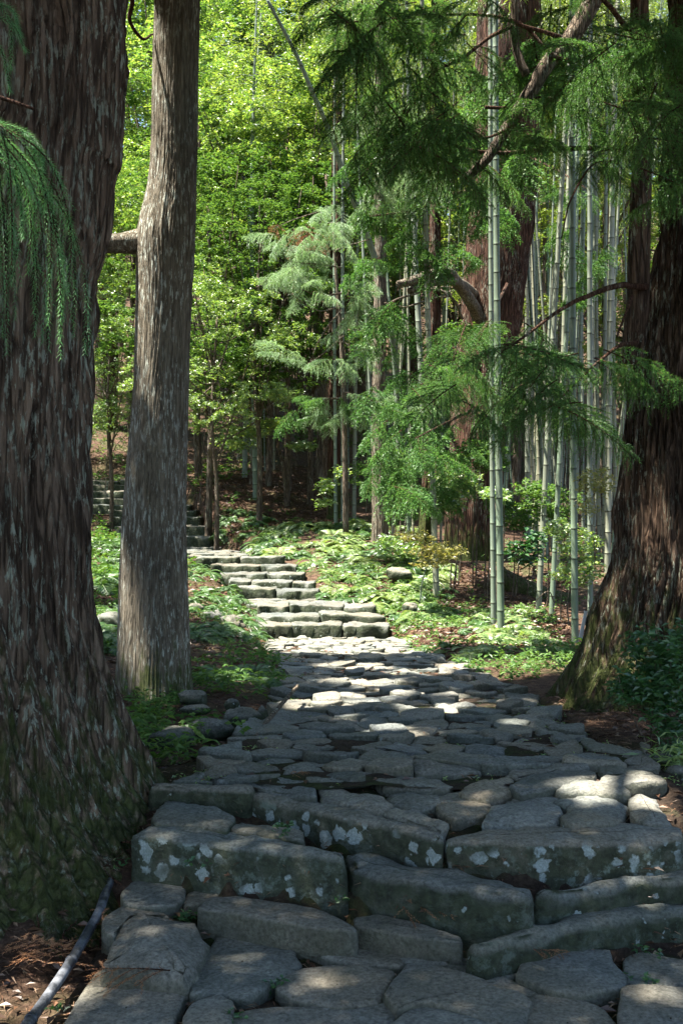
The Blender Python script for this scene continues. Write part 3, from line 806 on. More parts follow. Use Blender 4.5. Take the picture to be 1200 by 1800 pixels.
def shoot_needles(rng, P, T, n_per, L, W, spread=.75):
    """needles round a polyline P with tangents T: triangles"""
    n = len(P) * n_per
    p = np.repeat(P, n_per, 0); t = np.repeat(T, n_per, 0)
    a = np.arange(n) * 2.4 + rng.uniform(0, 6.28)
    up = np.where(np.abs(t[:, 2:3]) < .9, np.array([[0, 0, 1.0]]), np.array([[1.0, 0, 0]]))
    u = np.cross(t, up); u /= np.linalg.norm(u, axis=1)[:, None]; w_ = np.cross(t, u)
    rad = np.cos(a)[:, None] * u + np.sin(a)[:, None] * w_
    D = t * .8 + rad * spread; D /= np.linalg.norm(D, axis=1)[:, None]
    s = np.cross(D, rad); s /= np.linalg.norm(s, axis=1)[:, None] + 1e-9
    ll = (L * rng.uniform(.75, 1.2, n))[:, None]
    V = np.stack([p - s * W / 2, p + s * W / 2, p + D * ll], 1).reshape(-1, 3)
    return V, np.arange(n * 3).reshape(-1, 3)

def curve_pts(p0, d0, length, droop, n):
    """a shoot leaving p0 along d0 and bending down"""
    t = np.linspace(0, 1, n)[:, None] * length
    P = p0 + d0 * t + np.array([0, 0, -1.0]) * droop * t * t / max(length, 1e-6)
    T = np.gradient(P, axis=0); T /= np.linalg.norm(T, axis=1)[:, None] + 1e-9
    return P, T

def spray_mesh(name, seed, mat, L=.5, n2=11, droop=.55, nl=.019, nw=.0042, step=.007, tert=4):
    """one flat drooping spray of cedar foliage along +X"""
    rng = np.random.default_rng(seed)
    VN, FN, VS = [], [], []
    nv = 0
    P0, T0 = curve_pts(np.zeros(3), np.array([1, 0, .12]), L, droop * .5, 24)
    stems = [tube(P0, np.linspace(.005, .0015, 24), 4, False)]
    shoots = [(P0[8:], T0[8:])]
    for i in range(n2):
        f = .12 + .84 * i / n2
        k = int(f * 23)
        for sd in (-1, 1):
            ang = rng.uniform(.6, 1.05) * sd
            ln = L * rng.uniform(.42, .62) * (1.05 - .75 * f)
            d = np.array([math.cos(ang), math.sin(ang), rng.uniform(-.15, .25)])
            n = max(6, int(ln / step))
            P, T = curve_pts(P0[k], d / np.linalg.norm(d), ln, droop * rng.uniform(.6, 1.3), n)
            shoots.append((P, T)); stems.append(tube(P[::3], .0016, 3, False))
            for q in range(tert):
                kk = int((.2 + .7 * (q + rng.uniform(0, .6)) / tert) * (n - 1))
                d2 = T[kk] + np.array([rng.normal(0, .5), rng.normal(0, .5), rng.uniform(-.5, .25)])
                l2 = ln * rng.uniform(.25, .45)
                P2, T2 = curve_pts(P[kk], d2 / np.linalg.norm(d2), l2, droop * 1.2, max(4, int(l2 / step)))
                shoots.append((P2, T2))
    Vn, Fn = cat([shoot_needles(rng, P, T, 2, nl, nw) for P, T in shoots])
    Vs, Fs = cat(stems)
    V = np.concatenate([Vn, Vs]); F = [Fn, Fs + len(Vn)]
    return mesh_np(name, V, F, [mat, M['twig']], False, np.concatenate([np.zeros(len(Fn)), np.ones(len(Fs))]))

SPR = [spray_mesh('cedar_spray', 100 + q, M['needle'], droop=.35 + .2 * (q % 3)) for q in range(5)]
SPR_SUN_TONE = [spray_mesh('sun_toned_cedar_spray', 200 + q, M['needle_sunlit_tone'], droop=.5, nl=.02, nw=.0042) for q in range(3)]
SPR_COARSE = [spray_mesh('coarse_cedar_spray', 300 + q, M['needle'], droop=.45, nl=.032, nw=.010, step=.016, tert=3) for q in range(3)]
SPR_DRY = [spray_mesh('dry_cedar_spray', 400 + q, M['dry'], L=.32, n2=5, droop=.3, nl=.016, nw=.0042, step=.006, tert=3) for q in range(2)]

def put_spray(parent, me, p, yaw, s, pitch=0.0, roll=0.0, name='foliage_spray'):
    base = np.zeros(3); q = parent
    while q is not None:
        base += np.array(q.location); q = q.parent
    o = link(name, me, parent, tuple(float(v) for v in np.asarray(p) - base))
    o.rotation_euler = (roll, pitch, yaw); o.scale = (s, s, s)
    return o

# where direct sun must reach: x, y, radius x, radius y on the ground
LIT = [(.0, 13.4, 1.5, 1.35), (1.75, 10.6, .9, .8), (2.2, 13.6, 1.5, 1.3), (-.3, 21, 2.0, 2.4), (-.4, 16.6, .9, 2.0), (-2.5, 11.3, .55, 1.1), (.9, 17.5, 1.2, 1.5), (-2.6, 29, 1.6, 2.0)]
def shades_lit(p, gz0=.2, grow=1.0):
    f = (p[2] - gz0) / SUN[2]
    x, y = p[0] - SUN[0] * f, p[1] - SUN[1] * f
    return any(((x - a) / (c * grow)) ** 2 + ((y - b) / (d * grow)) ** 2 < 1 for a, b, c, d in LIT)
# narrow gaps that leave dapples: points in space the sun should touch
SPOTS = [(at(282, 405, 7.72), .42), (at(290, 650, 7.72), .25), (at(225, 1080, 7.8), .2), (at(1100, 780, 7.45), .25), (at(690, 1275, 6.3), .22), (at(1080, 1385, 4.75), .28), (at(450, 1318, 5.5), .15), (at(80, 1760, 3.5), .2),
         (at(560, 1720, 3.55), .09), (at(1100, 1570, 4.0), .1), (at(620, 1400, 4.7), .16), (at(320, 1352, 5.6), .15), (at(560, 1235, 7.5), .25), (at(1180, 1770, 3.4), .12), (at(480, 1380, 4.75), .1), (at(800, 1215, 8.0), .2), (at(270, 1670, 3.8), .07), (at(720, 170, 6.6), .5), (at(1000, 150, 6.6), .35), (at(1150, 320, 6.4), .35), (at(950, 640, 7.0), .45), (at(680, 240, 7.6), .4), (at(860, 90, 6.8), .2), (at(760, 1232, 7.3), .28), (at(640, 1190, 9.0), .36), (at(900, 1258, 6.6), .15), (at(1170, 1440, 4.5), .16), (at(850, 1400, 4.65), .1), (at(700, 1210, 8.3), .3), (at(740, 1180, 10), .34), (at(620, 1165, 10.5), .4), (at(850, 1225, 7.6), .16), (at(1120, 1410, 4.6), .16), (at(950, 1350, 5.0), .12), (at(610, 1262, 6.8), .14), (at(25, 300, 2.75), .16), (at(110, 470, 2.75), .07), (at(330, 1290, 6.5), .12), (at(420, 1180, 9), .2), (at(1030, 880, 7.5), .12), (at(965, 105, 6.8), .25), (at(1020, 40, 6.9), .2), (at(1100, 60, 6.5), .2)]
def in_beam(p, grow=.25):
    for c, r in SPOTS:
        v = np.asarray(p) - c; f = v @ SUN
        if f > 0 and np.linalg.norm(v - SUN * f) < r + grow:
            return True
    return False

def high_crown(t, rng, base, z0, z1, rmax, nbr, per, sc, mat, spr, spare_above=None, taper=.8, beam=.6):
    """whorled boughs with big hanging sprays above the picture"""
    n = 0
    for b in range(nbr):
        f = (b + rng.uniform(0, .9)) / nbr
        z = z0 + (z1 - z0) * f; a = b * 2.4 + rng.uniform(-.4, .4)
        ln = rmax * (1 - taper * f) * rng.uniform(.75, 1.1)
        d = np.array([math.cos(a), math.sin(a), .1])
        P, T = curve_pts(base + np.array([0, 0, z - base[2]]), d, ln, .22, 12)
        V, F = tube(P, np.linspace(.07, .015, 12) * (1 - .5 * f), 5)
        br = wpart('branch', V, fix_quads(F), mat, t)
        for q in range(per):
            g = .22 + .78 * (q + rng.uniform(0, 1)) / per
            p = P[min(11, int(g * 11))] + rng.normal(0, .12, 3)
            yaw = a + (1 if q % 2 else -1) * rng.uniform(.15, 1.0)
            tip = p + np.array([math.cos(yaw), math.sin(yaw), -.25]) * sc * .3
            if shades_lit(tip) or shades_lit(p) or in_beam(tip, beam):  # keeps the unseen crown open where sun patches are wanted
                continue
            if spare_above and p[2] - .45 * sc < spare_above(p):
                continue
            put_spray(br, spr[n % len(spr)], p, yaw, sc * rng.uniform(.8, 1.2), rng.uniform(.0, .35), rng.uniform(-.3, .3)); n += 1
    return n

def top_of_view(p):
    """lowest z that stays above the picture at this place"""
    return EYE + 905 / F_PX * max(p[1], .1) + .1 if p[1] > 0 and abs(p[0]) < .34 * p[1] + .6 else 3.2

def canopy(t, mat, box, zr, n, seed, L=.16, W=.05, beam=.0, dap=.9):
    """unseen overhead tufts added for foreground shade, with gaps shaped for the sun spots"""
    rng = np.random.default_rng(seed)
    m = n // 26
    C0 = np.stack([rng.uniform(box[0], box[1], m), rng.uniform(box[2], box[3], m), rng.uniform(*zr, m)], -1)
    C = np.repeat(C0, 26, 0) + rng.normal(0, 1, (m * 26, 3)) * np.array([.3, .3, .1])
    up = np.array([EYE + 905 / F_PX * max(y, .1) + .35 if y > 0 and abs(x) < .34 * y + .9 else 3.4 for x, y, z in C])
    keep = C[:, 2] > up
    f = (C[:, 2] - .2) / SUN[2]
    gx_, gy_ = C[:, 0] - SUN[0] * f, C[:, 1] - SUN[1] * f
    for a, b, c, d in LIT:
        keep &= ((gx_ - a) / c) ** 2 + ((gy_ - b) / d) ** 2 > 1
    for c, r in SPOTS:
        v = C - c; q = v @ SUN
        keep &= ~((q > 0) & (np.linalg.norm(v - q[:, None] * SUN, axis=1) < r + beam))
    keep &= fbm(np.stack([gx_ * 2.3, gy_ * 1.5, gx_ * 0 + 3.3], -1), 3) < dap
    C = C[keep]
    D = rand_dirs(rng, len(C), -.8, .35)
    V, F = leaves(C, D, rand_dirs(rng, len(C), .1, 1), L * rng.uniform(.7, 1.3, len(C)), W)
    wpart('crown', V, F, mat, t, False)  # unseen shading layer added to the tree as its crown

# giant cedar at the edge of the steps
GC = np.array([-1.97, 5.0, .1])
t = thing('giant_cedar', 'massive mossy cedar with furrowed, lichen-flecked bark rooted beside the stone steps', 'tree', GC)
def _edge(px, r, d=5.0):
    return (px - CX) / F_PX * d - r
rows = []
for py, px in ((1640, 163), (1500, 163), (1385, 163), (1280, 161), (1100, 144), (900, 136), (640, 131), (500, 145), (420, 160), (300, 176), (250, 187), (0, 196), (-200, 192)):
    rows.append((EYE - (py - CY) / F_PX * 5.0, _edge(px, .8), 5.0, .8))
rows.append((6.5, -1.85, 5.0, .72)); rows.append((12, -1.85, 5.05, .5)); rows.append((20, -1.8, 5.1, .12))
rows[0] = (-.35, rows[0][1], 5.0, .8)
rows = sorted(rows)
# keep most rings in the part that can be seen
low = [r for r in rows if r[0] < 4.6]; high = [low[-1]] + [r for r in rows if r[0] >= 4.6]
def gflare(th, z):
    dirn = .8 + .2 * np.cos(th + .6) + .1 * np.cos(3 * th + 1.0) + .1 * np.cos(7 * th)
    return .31 * np.exp(-(np.maximum(z, -.3) - .3) / .44) * dirn
V1, F1 = trunk_mesh(low, 460, 270, 1.6, 3.1, .034, flare_dir=gflare, nstr=17)
V2, F2 = trunk_mesh(high, 90, 30, 1.6, 3.1, .03, nstr=17)
wpart('trunk', *cat([(V1, F1), (V2, F2)]), M['bark_giant'], t)
rng = np.random.default_rng(5)
high_crown(t, rng, np.array([-1.9, 5.0, .3]), 5.4, 17, 4.2, 26, 9, 2.6, M['twig'], SPR_COARSE, top_of_view)

# its low bough hanging into the picture before the trunk
def hanging_bough(t, rng):
    p0 = at(-190, 130, 2.75)
    P, T = curve_pts(p0, np.array([1, 0.02, -.12]), .36, .12, 16)
    br = wpart('branch', *(lambda a: (a[0], fix_quads(a[1])))(tube(P, np.linspace(.011, .004, 16), 6)), M['twig'], t)
    SH, ST = [], []
    starts = [(-60, 180), (-40, 200), (-20, 215), (-5, 225), (-55, 225), (-30, 245), (0, 235), (10, 245), (20, 250), (-15, 260)]
    ends = [(-45, 560), (-20, 600), (5, 590), (12, 620), (28, 560), (35, 600), (50, 480), (62, 590), (75, 600), (95, 620), (110, 560), (130, 590), (150, 620), (72, 430), (88, 500), (120, 520), (75, 300), (70, 310), (20, 500), (-5, 520), (40, 420), (140, 600), (60, 550), (105, 600), (85, 570), (30, 585)]
    ends = [e for i, e in enumerate(ends) if i % 4 != 1]
    for q, e in enumerate(ends):
        s = starts[q % len(starts)]
        d = 2.75 + rng.uniform(-.12, .12)
        a = at(s[0] + rng.uniform(-8, 8), s[1] + rng.uniform(-6, 6), d); b = at(e[0], e[1], d + rng.uniform(-.08, .08))
        mid1 = a * .62 + b * .38 + np.array([abs(b[0] - a[0]) * .34, 0, (a[2] - b[2]) * .13])
        mid2 = a * .3 + b * .7 + np.array([abs(b[0] - a[0]) * .3, 0, (a[2] - b[2]) * .07])
        Pq = smooth_line([a, mid1, mid2, b], 90)
        Tq = np.gradient(Pq, axis=0); Tq /= np.linalg.norm(Tq, axis=1)[:, None]
        SH.append((Pq, Tq)); ST.append(tube(Pq[::6], .0022, 4, False))
        for kq in range(3):
            k0 = int(rng.uniform(15, 70)); ln = rng.uniform(.05, .13)
            dd = Tq[k0] + np.array([rng.normal(0, .5), rng.normal(0, .5), -.2]); dd /= np.linalg.norm(dd)
            SH.append(curve_pts(Pq[k0], dd, ln, .5, int(ln / .005)))
    for (px, py, qx, qy) in ((-30, -20, 20, 120), (-50, 20, 45, 90), (-40, 0, 35, 60), (-60, 40, 18, 160)):  # a second tip in the corner
        a, b = at(px, py, 2.6), at(qx, qy, 2.65)
        Pq = smooth_line([a, (a + b) / 2 + np.array([.03, 0, .02]), b], 60); Tq = np.gradient(Pq, axis=0); Tq /= np.linalg.norm(Tq, axis=1)[:, None]
        SH.append((Pq, Tq)); ST.append(tube(Pq[::6], .002, 4, False))
    Vn, Fn = cat([shoot_needles(rng, P_, T_, 4, .02, .0019, .95) for P_, T_ in SH])
    Vs, Fs = cat(ST)
    wpart('foliage_spray', np.concatenate([Vn, Vs]), [Fn, Fs + len(Vn)], [M['needle_hang'], M['twig']], br, False, np.concatenate([np.zeros(len(Fn)), np.ones(len(Fs))]))
canopy(t, M['needle'], (-9.5, 1.5, -5.5, 6.5), (6.0, 14.5), 250000, 301)
hanging_bough(t, rng)

# slim cedar behind it
tab = [(1240, 196, 346), (1212, 202, 342), (1150, 207, 337), (1050, 210, 333), (900, 217, 328), (700, 234, 331), (560, 239, 335), (470, 240, 340), (420, 240, 342), (380, 247, 343), (320, 260, 344), (250, 266, 345), (120, 269, 347), (0, 272, 349), (-150, 274, 350)]
rows = [(EYE - (py - CY) / F_PX * 8.0, ((a + b) / 2 - CX) / F_PX * 8.0, 8.0, (b - a) / 2 / F_PX * 8.0) for py, a, b in tab]
rows[0] = (-.1, rows[0][1], 8.0, rows[0][3] + .05)
t = thing('slim_cedar', 'straight grey-brown cedar with a short branch stub and small burl halfway up', 'tree', (rows[1][1], 8.0, .15))
V1, F1 = trunk_mesh(rows, 300, 300, 1.3, 8.4, .0045, nstr=34)
V2, F2 = trunk_mesh([rows[-1], (9, -1.2, 8.0, .24), (17, -1.15, 8.1, .06)], 60, 24, 1.3, 8.4, .012, nstr=20)
wpart('trunk', *cat([(V1, F1), (V2, F2)]), M['bark_slim'], t)
V, F = tube(smooth_line([at(262, 424, 8.0), at(232, 426, 7.95), at(205, 428, 7.9), at(150, 428, 7.85), at(90, 430, 7.8)], 20), np.interp(np.linspace(0, 1, 20), [0, .25, .5, 1], [.11, .085, .07, .06]), 14)
V += .006 * fbm(V * 12, 3)[:, None]
wpart('branch_stub', V, fix_quads(F), M['bark_slim'], t)
V, F = tube(smooth_line([at(272, 380, 7.72), at(290, 420, 7.66), at(286, 452, 7.74)], 10), np.array([.02, .05, .065, .075, .08, .08, .075, .06, .04, .01]), 12)
V, F = tube(smooth_line([at(200, -60, 7.6), at(232, -5, 7.7), at(228, 35, 7.75), at(250, 68, 7.8), at(268, 60, 7.9)], 20), np.linspace(.02, .008, 20), 6)
wpart('branch', V, fix_quads(F), M['twig'], t)
canopy(t, M['needle'], (-8, 1.5, 5.5, 12.8), (7.0, 14.5), 120000, 302)
high_crown(t, np.random.default_rng(6), np.array([-1.2, 8.0, .3]), 6.4, 16, 3.4, 20, 8, 2.3, M['twig'], SPR_COARSE, top_of_view)

# dark cedar on the other side of the path
tab = [(1250, 1004, 1400), (1200, 1017, 1392), (1150, 1034, 1385), (1087, 1053, 1378), (979, 1080, 1368), (817, 1096, 1362), (670, 1118, 1362), (600, 1131, 1364), (450, 1156, 1370), (300, 1172, 1374), (200, 1176, 1376), (0, 1181, 1380), (-150, 1184, 1380)]
rows = [(EYE - (py - CY) / F_PX * 8.0, ((a + b) / 2 - CX) / F_PX * 8.0, 8.0, (b - a) / 2 / F_PX * 8.0) for py, a, b in tab]
rows[0] = (-.15, rows[0][1], 8.0, rows[0][3] + .08)
DC = (rows[1][1], 8.0, .15)
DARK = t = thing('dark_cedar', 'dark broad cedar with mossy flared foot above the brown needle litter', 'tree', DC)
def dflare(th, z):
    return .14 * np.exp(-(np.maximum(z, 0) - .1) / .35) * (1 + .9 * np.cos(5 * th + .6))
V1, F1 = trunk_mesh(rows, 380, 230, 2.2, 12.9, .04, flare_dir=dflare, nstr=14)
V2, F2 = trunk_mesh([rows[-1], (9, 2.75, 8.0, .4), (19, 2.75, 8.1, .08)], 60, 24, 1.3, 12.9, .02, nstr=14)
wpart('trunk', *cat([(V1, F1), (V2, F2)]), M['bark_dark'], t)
V, F = tube(smooth_line([at(1108, 640, 7.75), at(1118, 560, 7.7), at(1122, 450, 7.68), at(1126, 330, 7.66), at(1128, 220, 7.66), at(1124, 40, 7.66), at(1120, -140, 7.66)], 60), np.linspace(.085, .06, 60), 18)
V += .008 * fbm(np.stack([V[:, 0] * 22, V[:, 1] * 22, V[:, 2] * 3], -1), 3)[:, None]
wpart('side_stem', V, fix_quads(F), M['bark_dark'], t)

def px_branch(t, pts, r0, r1, mat='twig', n=26, k=7, rough=.0, name='branch'):
    P = smooth_line([at(*p) for p in pts], n)
    P = P + (.012 * fbm(P * 6, 2)[:, None] * np.array([1, .3, 1]) if rough == 0 else 0)
    V, F = tube(P, np.linspace(r0, r1, n), k)
    if rough:
        V = V + rough * fbm(V * 14, 3)[:, None]
    return wpart(name, V, fix_quads(F), M[mat], t), P
limb, _ = px_branch(t, [(1190, -420, 7.7), (1100, -150, 7.2), (1045, -10, 7.0), (1005, 62, 6.95), (962, 112, 6.9), (928, 168, 6.9), (892, 222, 6.9), (852, 282, 6.9), (812, 318, 6.9)], .075, .026, 'limb', 60, 14, .006, 'leaning_limb')
br = {}
br['a'], _ = px_branch(t, [(1128, 260, 7.7), (1060, 262, 7.4), (980, 262, 7.2), (900, 268, 7.0), (845, 266, 6.9), (790, 250, 6.8), (762, 222, 6.75)], .02, .009)
br['b'], _ = px_branch(t, [(1290, 110, 7.3), (1200, 90, 6.9), (1130, 66, 6.8), (1085, 34, 6.7), (1050, -10, 6.6)], .026, .014)
br['c'], _ = px_branch(t, [(1135, 503, 7.6), (1095, 502, 7.4), (1050, 512, 7.2), (1010, 530, 7.1), (975, 550, 7.0), (930, 585, 6.9), (880, 620, 6.9)], .024, .006)
br['d'], _ = px_branch(t, [(1118, 603, 7.6), (1090, 606, 7.4), (1060, 628, 7.3), (1030, 655, 7.2), (985, 700, 7.1)], .016, .005)
br['e'], _ = px_branch(t, [(905, -20, 6.9), (903, 40, 6.9), (906, 85, 6.9), (926, 130, 6.9)], .022, .03, 'limb', 20, 8)
br['f'], _ = px_branch(t, [(905, 45, 6.9), (860, 65, 6.8), (815, 100, 6.7), (765, 125, 6.6), (742, 160, 6.6), (735, 210, 6.5)], .014, .005)
br['g'], _ = px_branch(t, [(1000, 70, 6.95), (930, 50, 6.8), (870, 30, 6.7), (790, 26, 6.6), (700, 32, 6.5), (600, 40, 6.4)], .014, .005)
br['h'], _ = px_branch(t, [(1000, 110, 6.9), (960, 88, 6.8), (915, 42, 6.8), (880, 38, 6.7)], .012, .008)
br['i'], _ = px_branch(t, [(850, 190, 6.9), (900, 190, 6.9), (945, 172, 6.9), (980, 180, 6.8)], .012, .005)
br['j'], _ = px_branch(t, [(910, 215, 6.9), (860, 240, 6.8), (820, 232, 6.7), (780, 212, 6.6)], .01, .004)
br['k'], _ = px_branch(t, [(1120, 240, 7.5), (1085, 280, 7.2), (1040, 290, 7.1), (1005, 350, 7.0), (985, 420, 7.0)], .011, .004)
br['l'], _ = px_branch(t, [(1110, 520, 7.6), (1100, 545, 7.4), (1085, 590, 7.3)], .013, .006)
br['m'], _ = px_branch(t, [(1200, 240, 7.0), (1150, 210, 6.6), (1100, 195, 6.4), (1060, 180, 6.3)], .01, .004)

rng = np.random.default_rng(11)
def scatter_sprays(parent, boxes, spr, d, s, rng, pitch=(.1, .7), yaw=None):
    for (x0, y0, x1, y1, n) in boxes:
        for q in range(n):
            px, py = rng.uniform(x0, x1), rng.uniform(y0, y1)
            p = at(px, py, d + rng.uniform(-.35, .35))
            yw = rng.uniform(0, 6.28) if yaw is None else yaw + rng.normal(0, .6)
            put_spray(parent, spr[int(rng.integers(len(spr)))], p, yw, s * rng.uniform(.55, 1.3), rng.uniform(*pitch), rng.uniform(-.7, .7))
scatter_sprays(br['b'], [(1060, 0, 1200, 120, 16), (1040, 60, 1200, 220, 16), (1120, 160, 1230, 330, 10)], SPR, 6.4, 1.0, rng)
scatter_sprays(br['f'], [(640, 60, 780, 170, 12), (640, 130, 800, 260, 15), (740, 190, 810, 300, 5)], SPR, 6.6, 1.0, rng, (.2, .9))
scatter_sprays(br['g'], [(545, -30, 650, 60, 8), (600, 30, 680, 110, 6), (640, -20, 900, 40, 16), (760, 20, 860, 100, 5)], SPR, 6.4, 1.0, rng, (.2, .8))
scatter_sprays(br['c'], [(860, 560, 1060, 640, 8), (920, 610, 1060, 700, 7)], SPR, 7.0, 1.0, rng, (.1, .6))
scatter_sprays(br['d'], [(900, 650, 1040, 720, 6), (790, 650, 880, 730, 4)], SPR, 7.2, 1.0, rng, (.1, .6))
scatter_sprays(br['e'], [(790, 60, 850, 140, 3)], SPR, 7.3, 1.0, rng, (.2, .9))
scatter_sprays(br['j'], [(640, 170, 740, 330, 14)], SPR_SUN_TONE, 7.6, .9, rng, (.2, .9))
scatter_sprays(br['a'], [(780, 200, 860, 330, 5), (1000, 230, 1120, 280, 5), (900, 190, 1040, 260, 5)], SPR, 6.9, .8, rng)
scatter_sprays(br['i'], [(900, 60, 1060, 180, 14), (930, -20, 1080, 80, 10)], SPR, 7.3, 1.0, rng)
canopy(t, M['needle'], (1.0, 6.5, 1.0, 10.0), (6.2, 13), 36000, 303)
high_crown(t, np.random.default_rng(16), np.array([2.75, 8.0, .3]), 6.2, 17, 4.2, 24, 8, 2.4, M['twig'], SPR_COARSE, top_of_view)

# a thin white plate leaning at its foot
t = thing('marker_plate', 'thin white plate leaning against the foot of the dark cedar', 'marker', at(1024, 1100, 8.6))
c = at(1024, 1098, 8.6)
Vp = []
for dx, dz in ((-.034, -.11), (-.006, -.12), (.034, .12), (.012, .125)):
    for dy in (-.006, .006):
        Vp.append(c + np.array([dx, dy, dz * .9]))
Vp = np.array(Vp)
wpart('plate', Vp, np.array([(0, 2, 4, 6), (1, 7, 5, 3), (0, 1, 3, 2), (2, 3, 5, 4), (4, 5, 7, 6), (6, 7, 1, 0)]), M['plate'], t, False)

# cedars farther back
def back_cedar(label, rows_px, d, mat, name='back_cedar', nstr=10, ridge=.03, group=None, nang=90, nz=90):
    rows = [(EYE - (py - CY) / F_PX * d, (px - CX) / F_PX * d, d, r / F_PX * d) for py, px, r in rows_px]
    rows[0] = (rows[0][0] - .5, *rows[0][1:3], rows[0][3] * 1.08)
    rows.append((rows[-1][0] + 6, rows[-1][1], d, rows[-1][3] * .5))
    t = thing(name, label, 'tree', (rows[1][1], d, rows[1][0]), group)
    wpart('trunk', *trunk_mesh(rows, nang, nz, 1.4, d * 1.7, ridge, nstr=nstr), M[mat], t)
    return t
BIG = back_cedar('huge red-barked cedar standing on the bank behind the tallest bamboo stems', [(1020, 826, 60), (960, 828, 50), (850, 834, 46), (700, 845, 48), (560, 862, 52), (420, 876, 56), (300, 885, 58), (150, 890, 56), (0, 892, 54)], 21, 'bark_red')
back_cedar('pale slender trunk with peeling bark on the fern bank', [(935, 668, 15), (900, 667, 13), (750, 665, 12), (600, 667, 11), (450, 668, 10), (250, 668, 9)], 22, 'bark_pale', 'pale_tree', 8, .01)
back_cedar('reddish cedar trunk between two thin bamboo stems above the ferns', [(915, 591, 17), (850, 590, 15), (700, 590, 14), (550, 592, 13), (400, 594, 12)], 26, 'bark_red', 'back_cedar', 8, .015)
back_cedar('short sunlit red trunk at the left foot of the huge red-barked cedar'.replace('left ', ''), [(940, 750, 17), (880, 753, 13), (800, 757, 12), (650, 760, 11), (500, 764, 10)], 22.5, 'bark_red', 'back_cedar', 8, .015)
for q, (px, py, r) in enumerate(((462, 830, 26), (185, 800, 24), (720, 830, 20), (960, 830, 22))):
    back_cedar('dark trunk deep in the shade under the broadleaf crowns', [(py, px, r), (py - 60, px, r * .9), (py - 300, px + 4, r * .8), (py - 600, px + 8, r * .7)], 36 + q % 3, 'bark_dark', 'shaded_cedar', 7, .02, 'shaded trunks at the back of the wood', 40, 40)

# broken pale limbs on the huge cedar
for pts, r0, r1 in (([(850, 590, 21.0), (832, 540, 20.3), (812, 510, 20), (790, 480, 19.6), (765, 478, 19.3), (730, 492, 19), (700, 500, 18.8)], .13, .07), ([(835, 520, 20.7), (812, 500, 20), (785, 492, 19.5), (752, 500, 19.2), (718, 512, 19)], .1, .06)):
    px_branch(BIG, pts, r0, r1, 'bark_pale', 26, 9, .012, 'broken_limb')
px_branch(BIG, [(812, 560, 19.6), (805, 540, 19.4), (790, 520, 19.2), (788, 508, 19.2), (760, 505, 19.1), (735, 515, 19), (700, 525, 18.9), (680, 535, 18.8)], .03, .015, 'bark_pale', 40, 7)
px_branch(BIG, [(730, 512, 19), (760, 508, 19), (780, 512, 19), (785, 520, 19), (770, 522, 19), (740, 532, 19), (705, 540, 19), (675, 532, 19)], .028, .014, 'bark_pale', 40, 7)
rngb = np.random.default_rng(14)
bb, _ = px_branch(BIG, [(850, 620, 20.5), (820, 640, 18.5), (780, 660, 17.5), (730, 680, 17)], .04, .01)
scatter_sprays(bb, [(700, 560, 800, 700, 14), (640, 640, 760, 720, 8), (690, 700, 800, 900, 16), (640, 430, 720, 560, 8)], SPR_COARSE, 17.5, 1.5, rngb, (.2, .8))
bb, _ = px_branch(BIG, [(880, 330, 20.5), (800, 340, 18.5), (720, 370, 17.5), (650, 380, 17)], .04, .01)
scatter_sprays(bb, [(620, 260, 760, 380, 16), (700, 340, 800, 460, 12), (800, 330, 900, 470, 8), (640, 150, 760, 280, 12)], SPR_COARSE, 17.5, 1.5, rngb, (.2, .8))

for (pts, boxes, sp, dd, sc_) in (
        ([(890, 500, 20), (860, 560, 16), (830, 600, 13)], [(780, 560, 880, 640, 6), (720, 610, 850, 700, 7)], SPR, 13, 1.5),
        ([(830, 720, 20), (790, 740, 17), (730, 770, 15.5)], [(680, 720, 840, 830, 16), (640, 800, 760, 880, 8)], SPR_COARSE, 16, 1.5),
        ([(890, 120, 20), (840, 150, 17), (780, 200, 15.5)], [(760, 100, 900, 260, 16), (880, 60, 1000, 240, 12), (820, 240, 960, 330, 8)], SPR_COARSE, 15.5, 1.6),
        ([(885, 260, 20), (960, 290, 18), (1030, 330, 16)], [(940, 300, 1080, 420, 8), (1000, 420, 1100, 520, 7)], SPR_COARSE, 17, 1.4)):
    bb, _ = px_branch(BIG, pts, .035, .008)
    scatter_sprays(bb, boxes, sp, dd, sc_, rngb, (.2, .8))

# young cedar; the sunlit look of its sprays is in the paler needle colour
t = thing('young_cedar', 'young cedar with pale drooping sprays above the fern bank', 'tree', at(606, 925, 20.5))
px_branch(t, [(608, 935, 20.5), (606, 800, 20.5), (602, 640, 20.5), (592, 500, 20.5), (585, 400, 20.5)], .06, .02, 'limb', 30, 8, .004, 'trunk')
rngy = np.random.default_rng(15)
for pts, boxes in (([(600, 470, 20.5), (560, 465, 20), (510, 460, 19.6)], [(485, 395, 585, 450, 16), (455, 440, 560, 490, 12), (520, 380, 610, 430, 10)]),
                   ([(603, 515, 20.5), (560, 520, 20), (520, 505, 19.7)], [(500, 480, 575, 530, 8), (600, 470, 660, 560, 14)]),
                   ([(604, 590, 20.5), (570, 620, 20.2), (540, 640, 20)], [(550, 580, 605, 640, 6), (482, 600, 515, 640, 6), (610, 600, 660, 640, 7)]),
                   ([(606, 690, 20.5), (640, 700, 19.5), (680, 710, 19.2)], [(575, 690, 715, 740, 22), (620, 680, 680, 710, 8)]),
                   ([(606, 700, 20.5), (570, 700, 20.3), (540, 705, 20)], [(520, 680, 600, 740, 10)]),
                   ([(590, 440, 20.5), (620, 430, 20), (650, 420, 19.8)], [(560, 350, 640, 400, 8)])):
    b, _ = px_branch(t, pts, .022, .007, 'limb', 14, 5)
    dark = pts[-1][0] in (540,) and pts[0][1] > 680
    scatter_sprays(b, boxes, SPR_COARSE if dark else SPR_SUN_TONE, 19.8, 1.15, rngy, (-.25, 1.0))
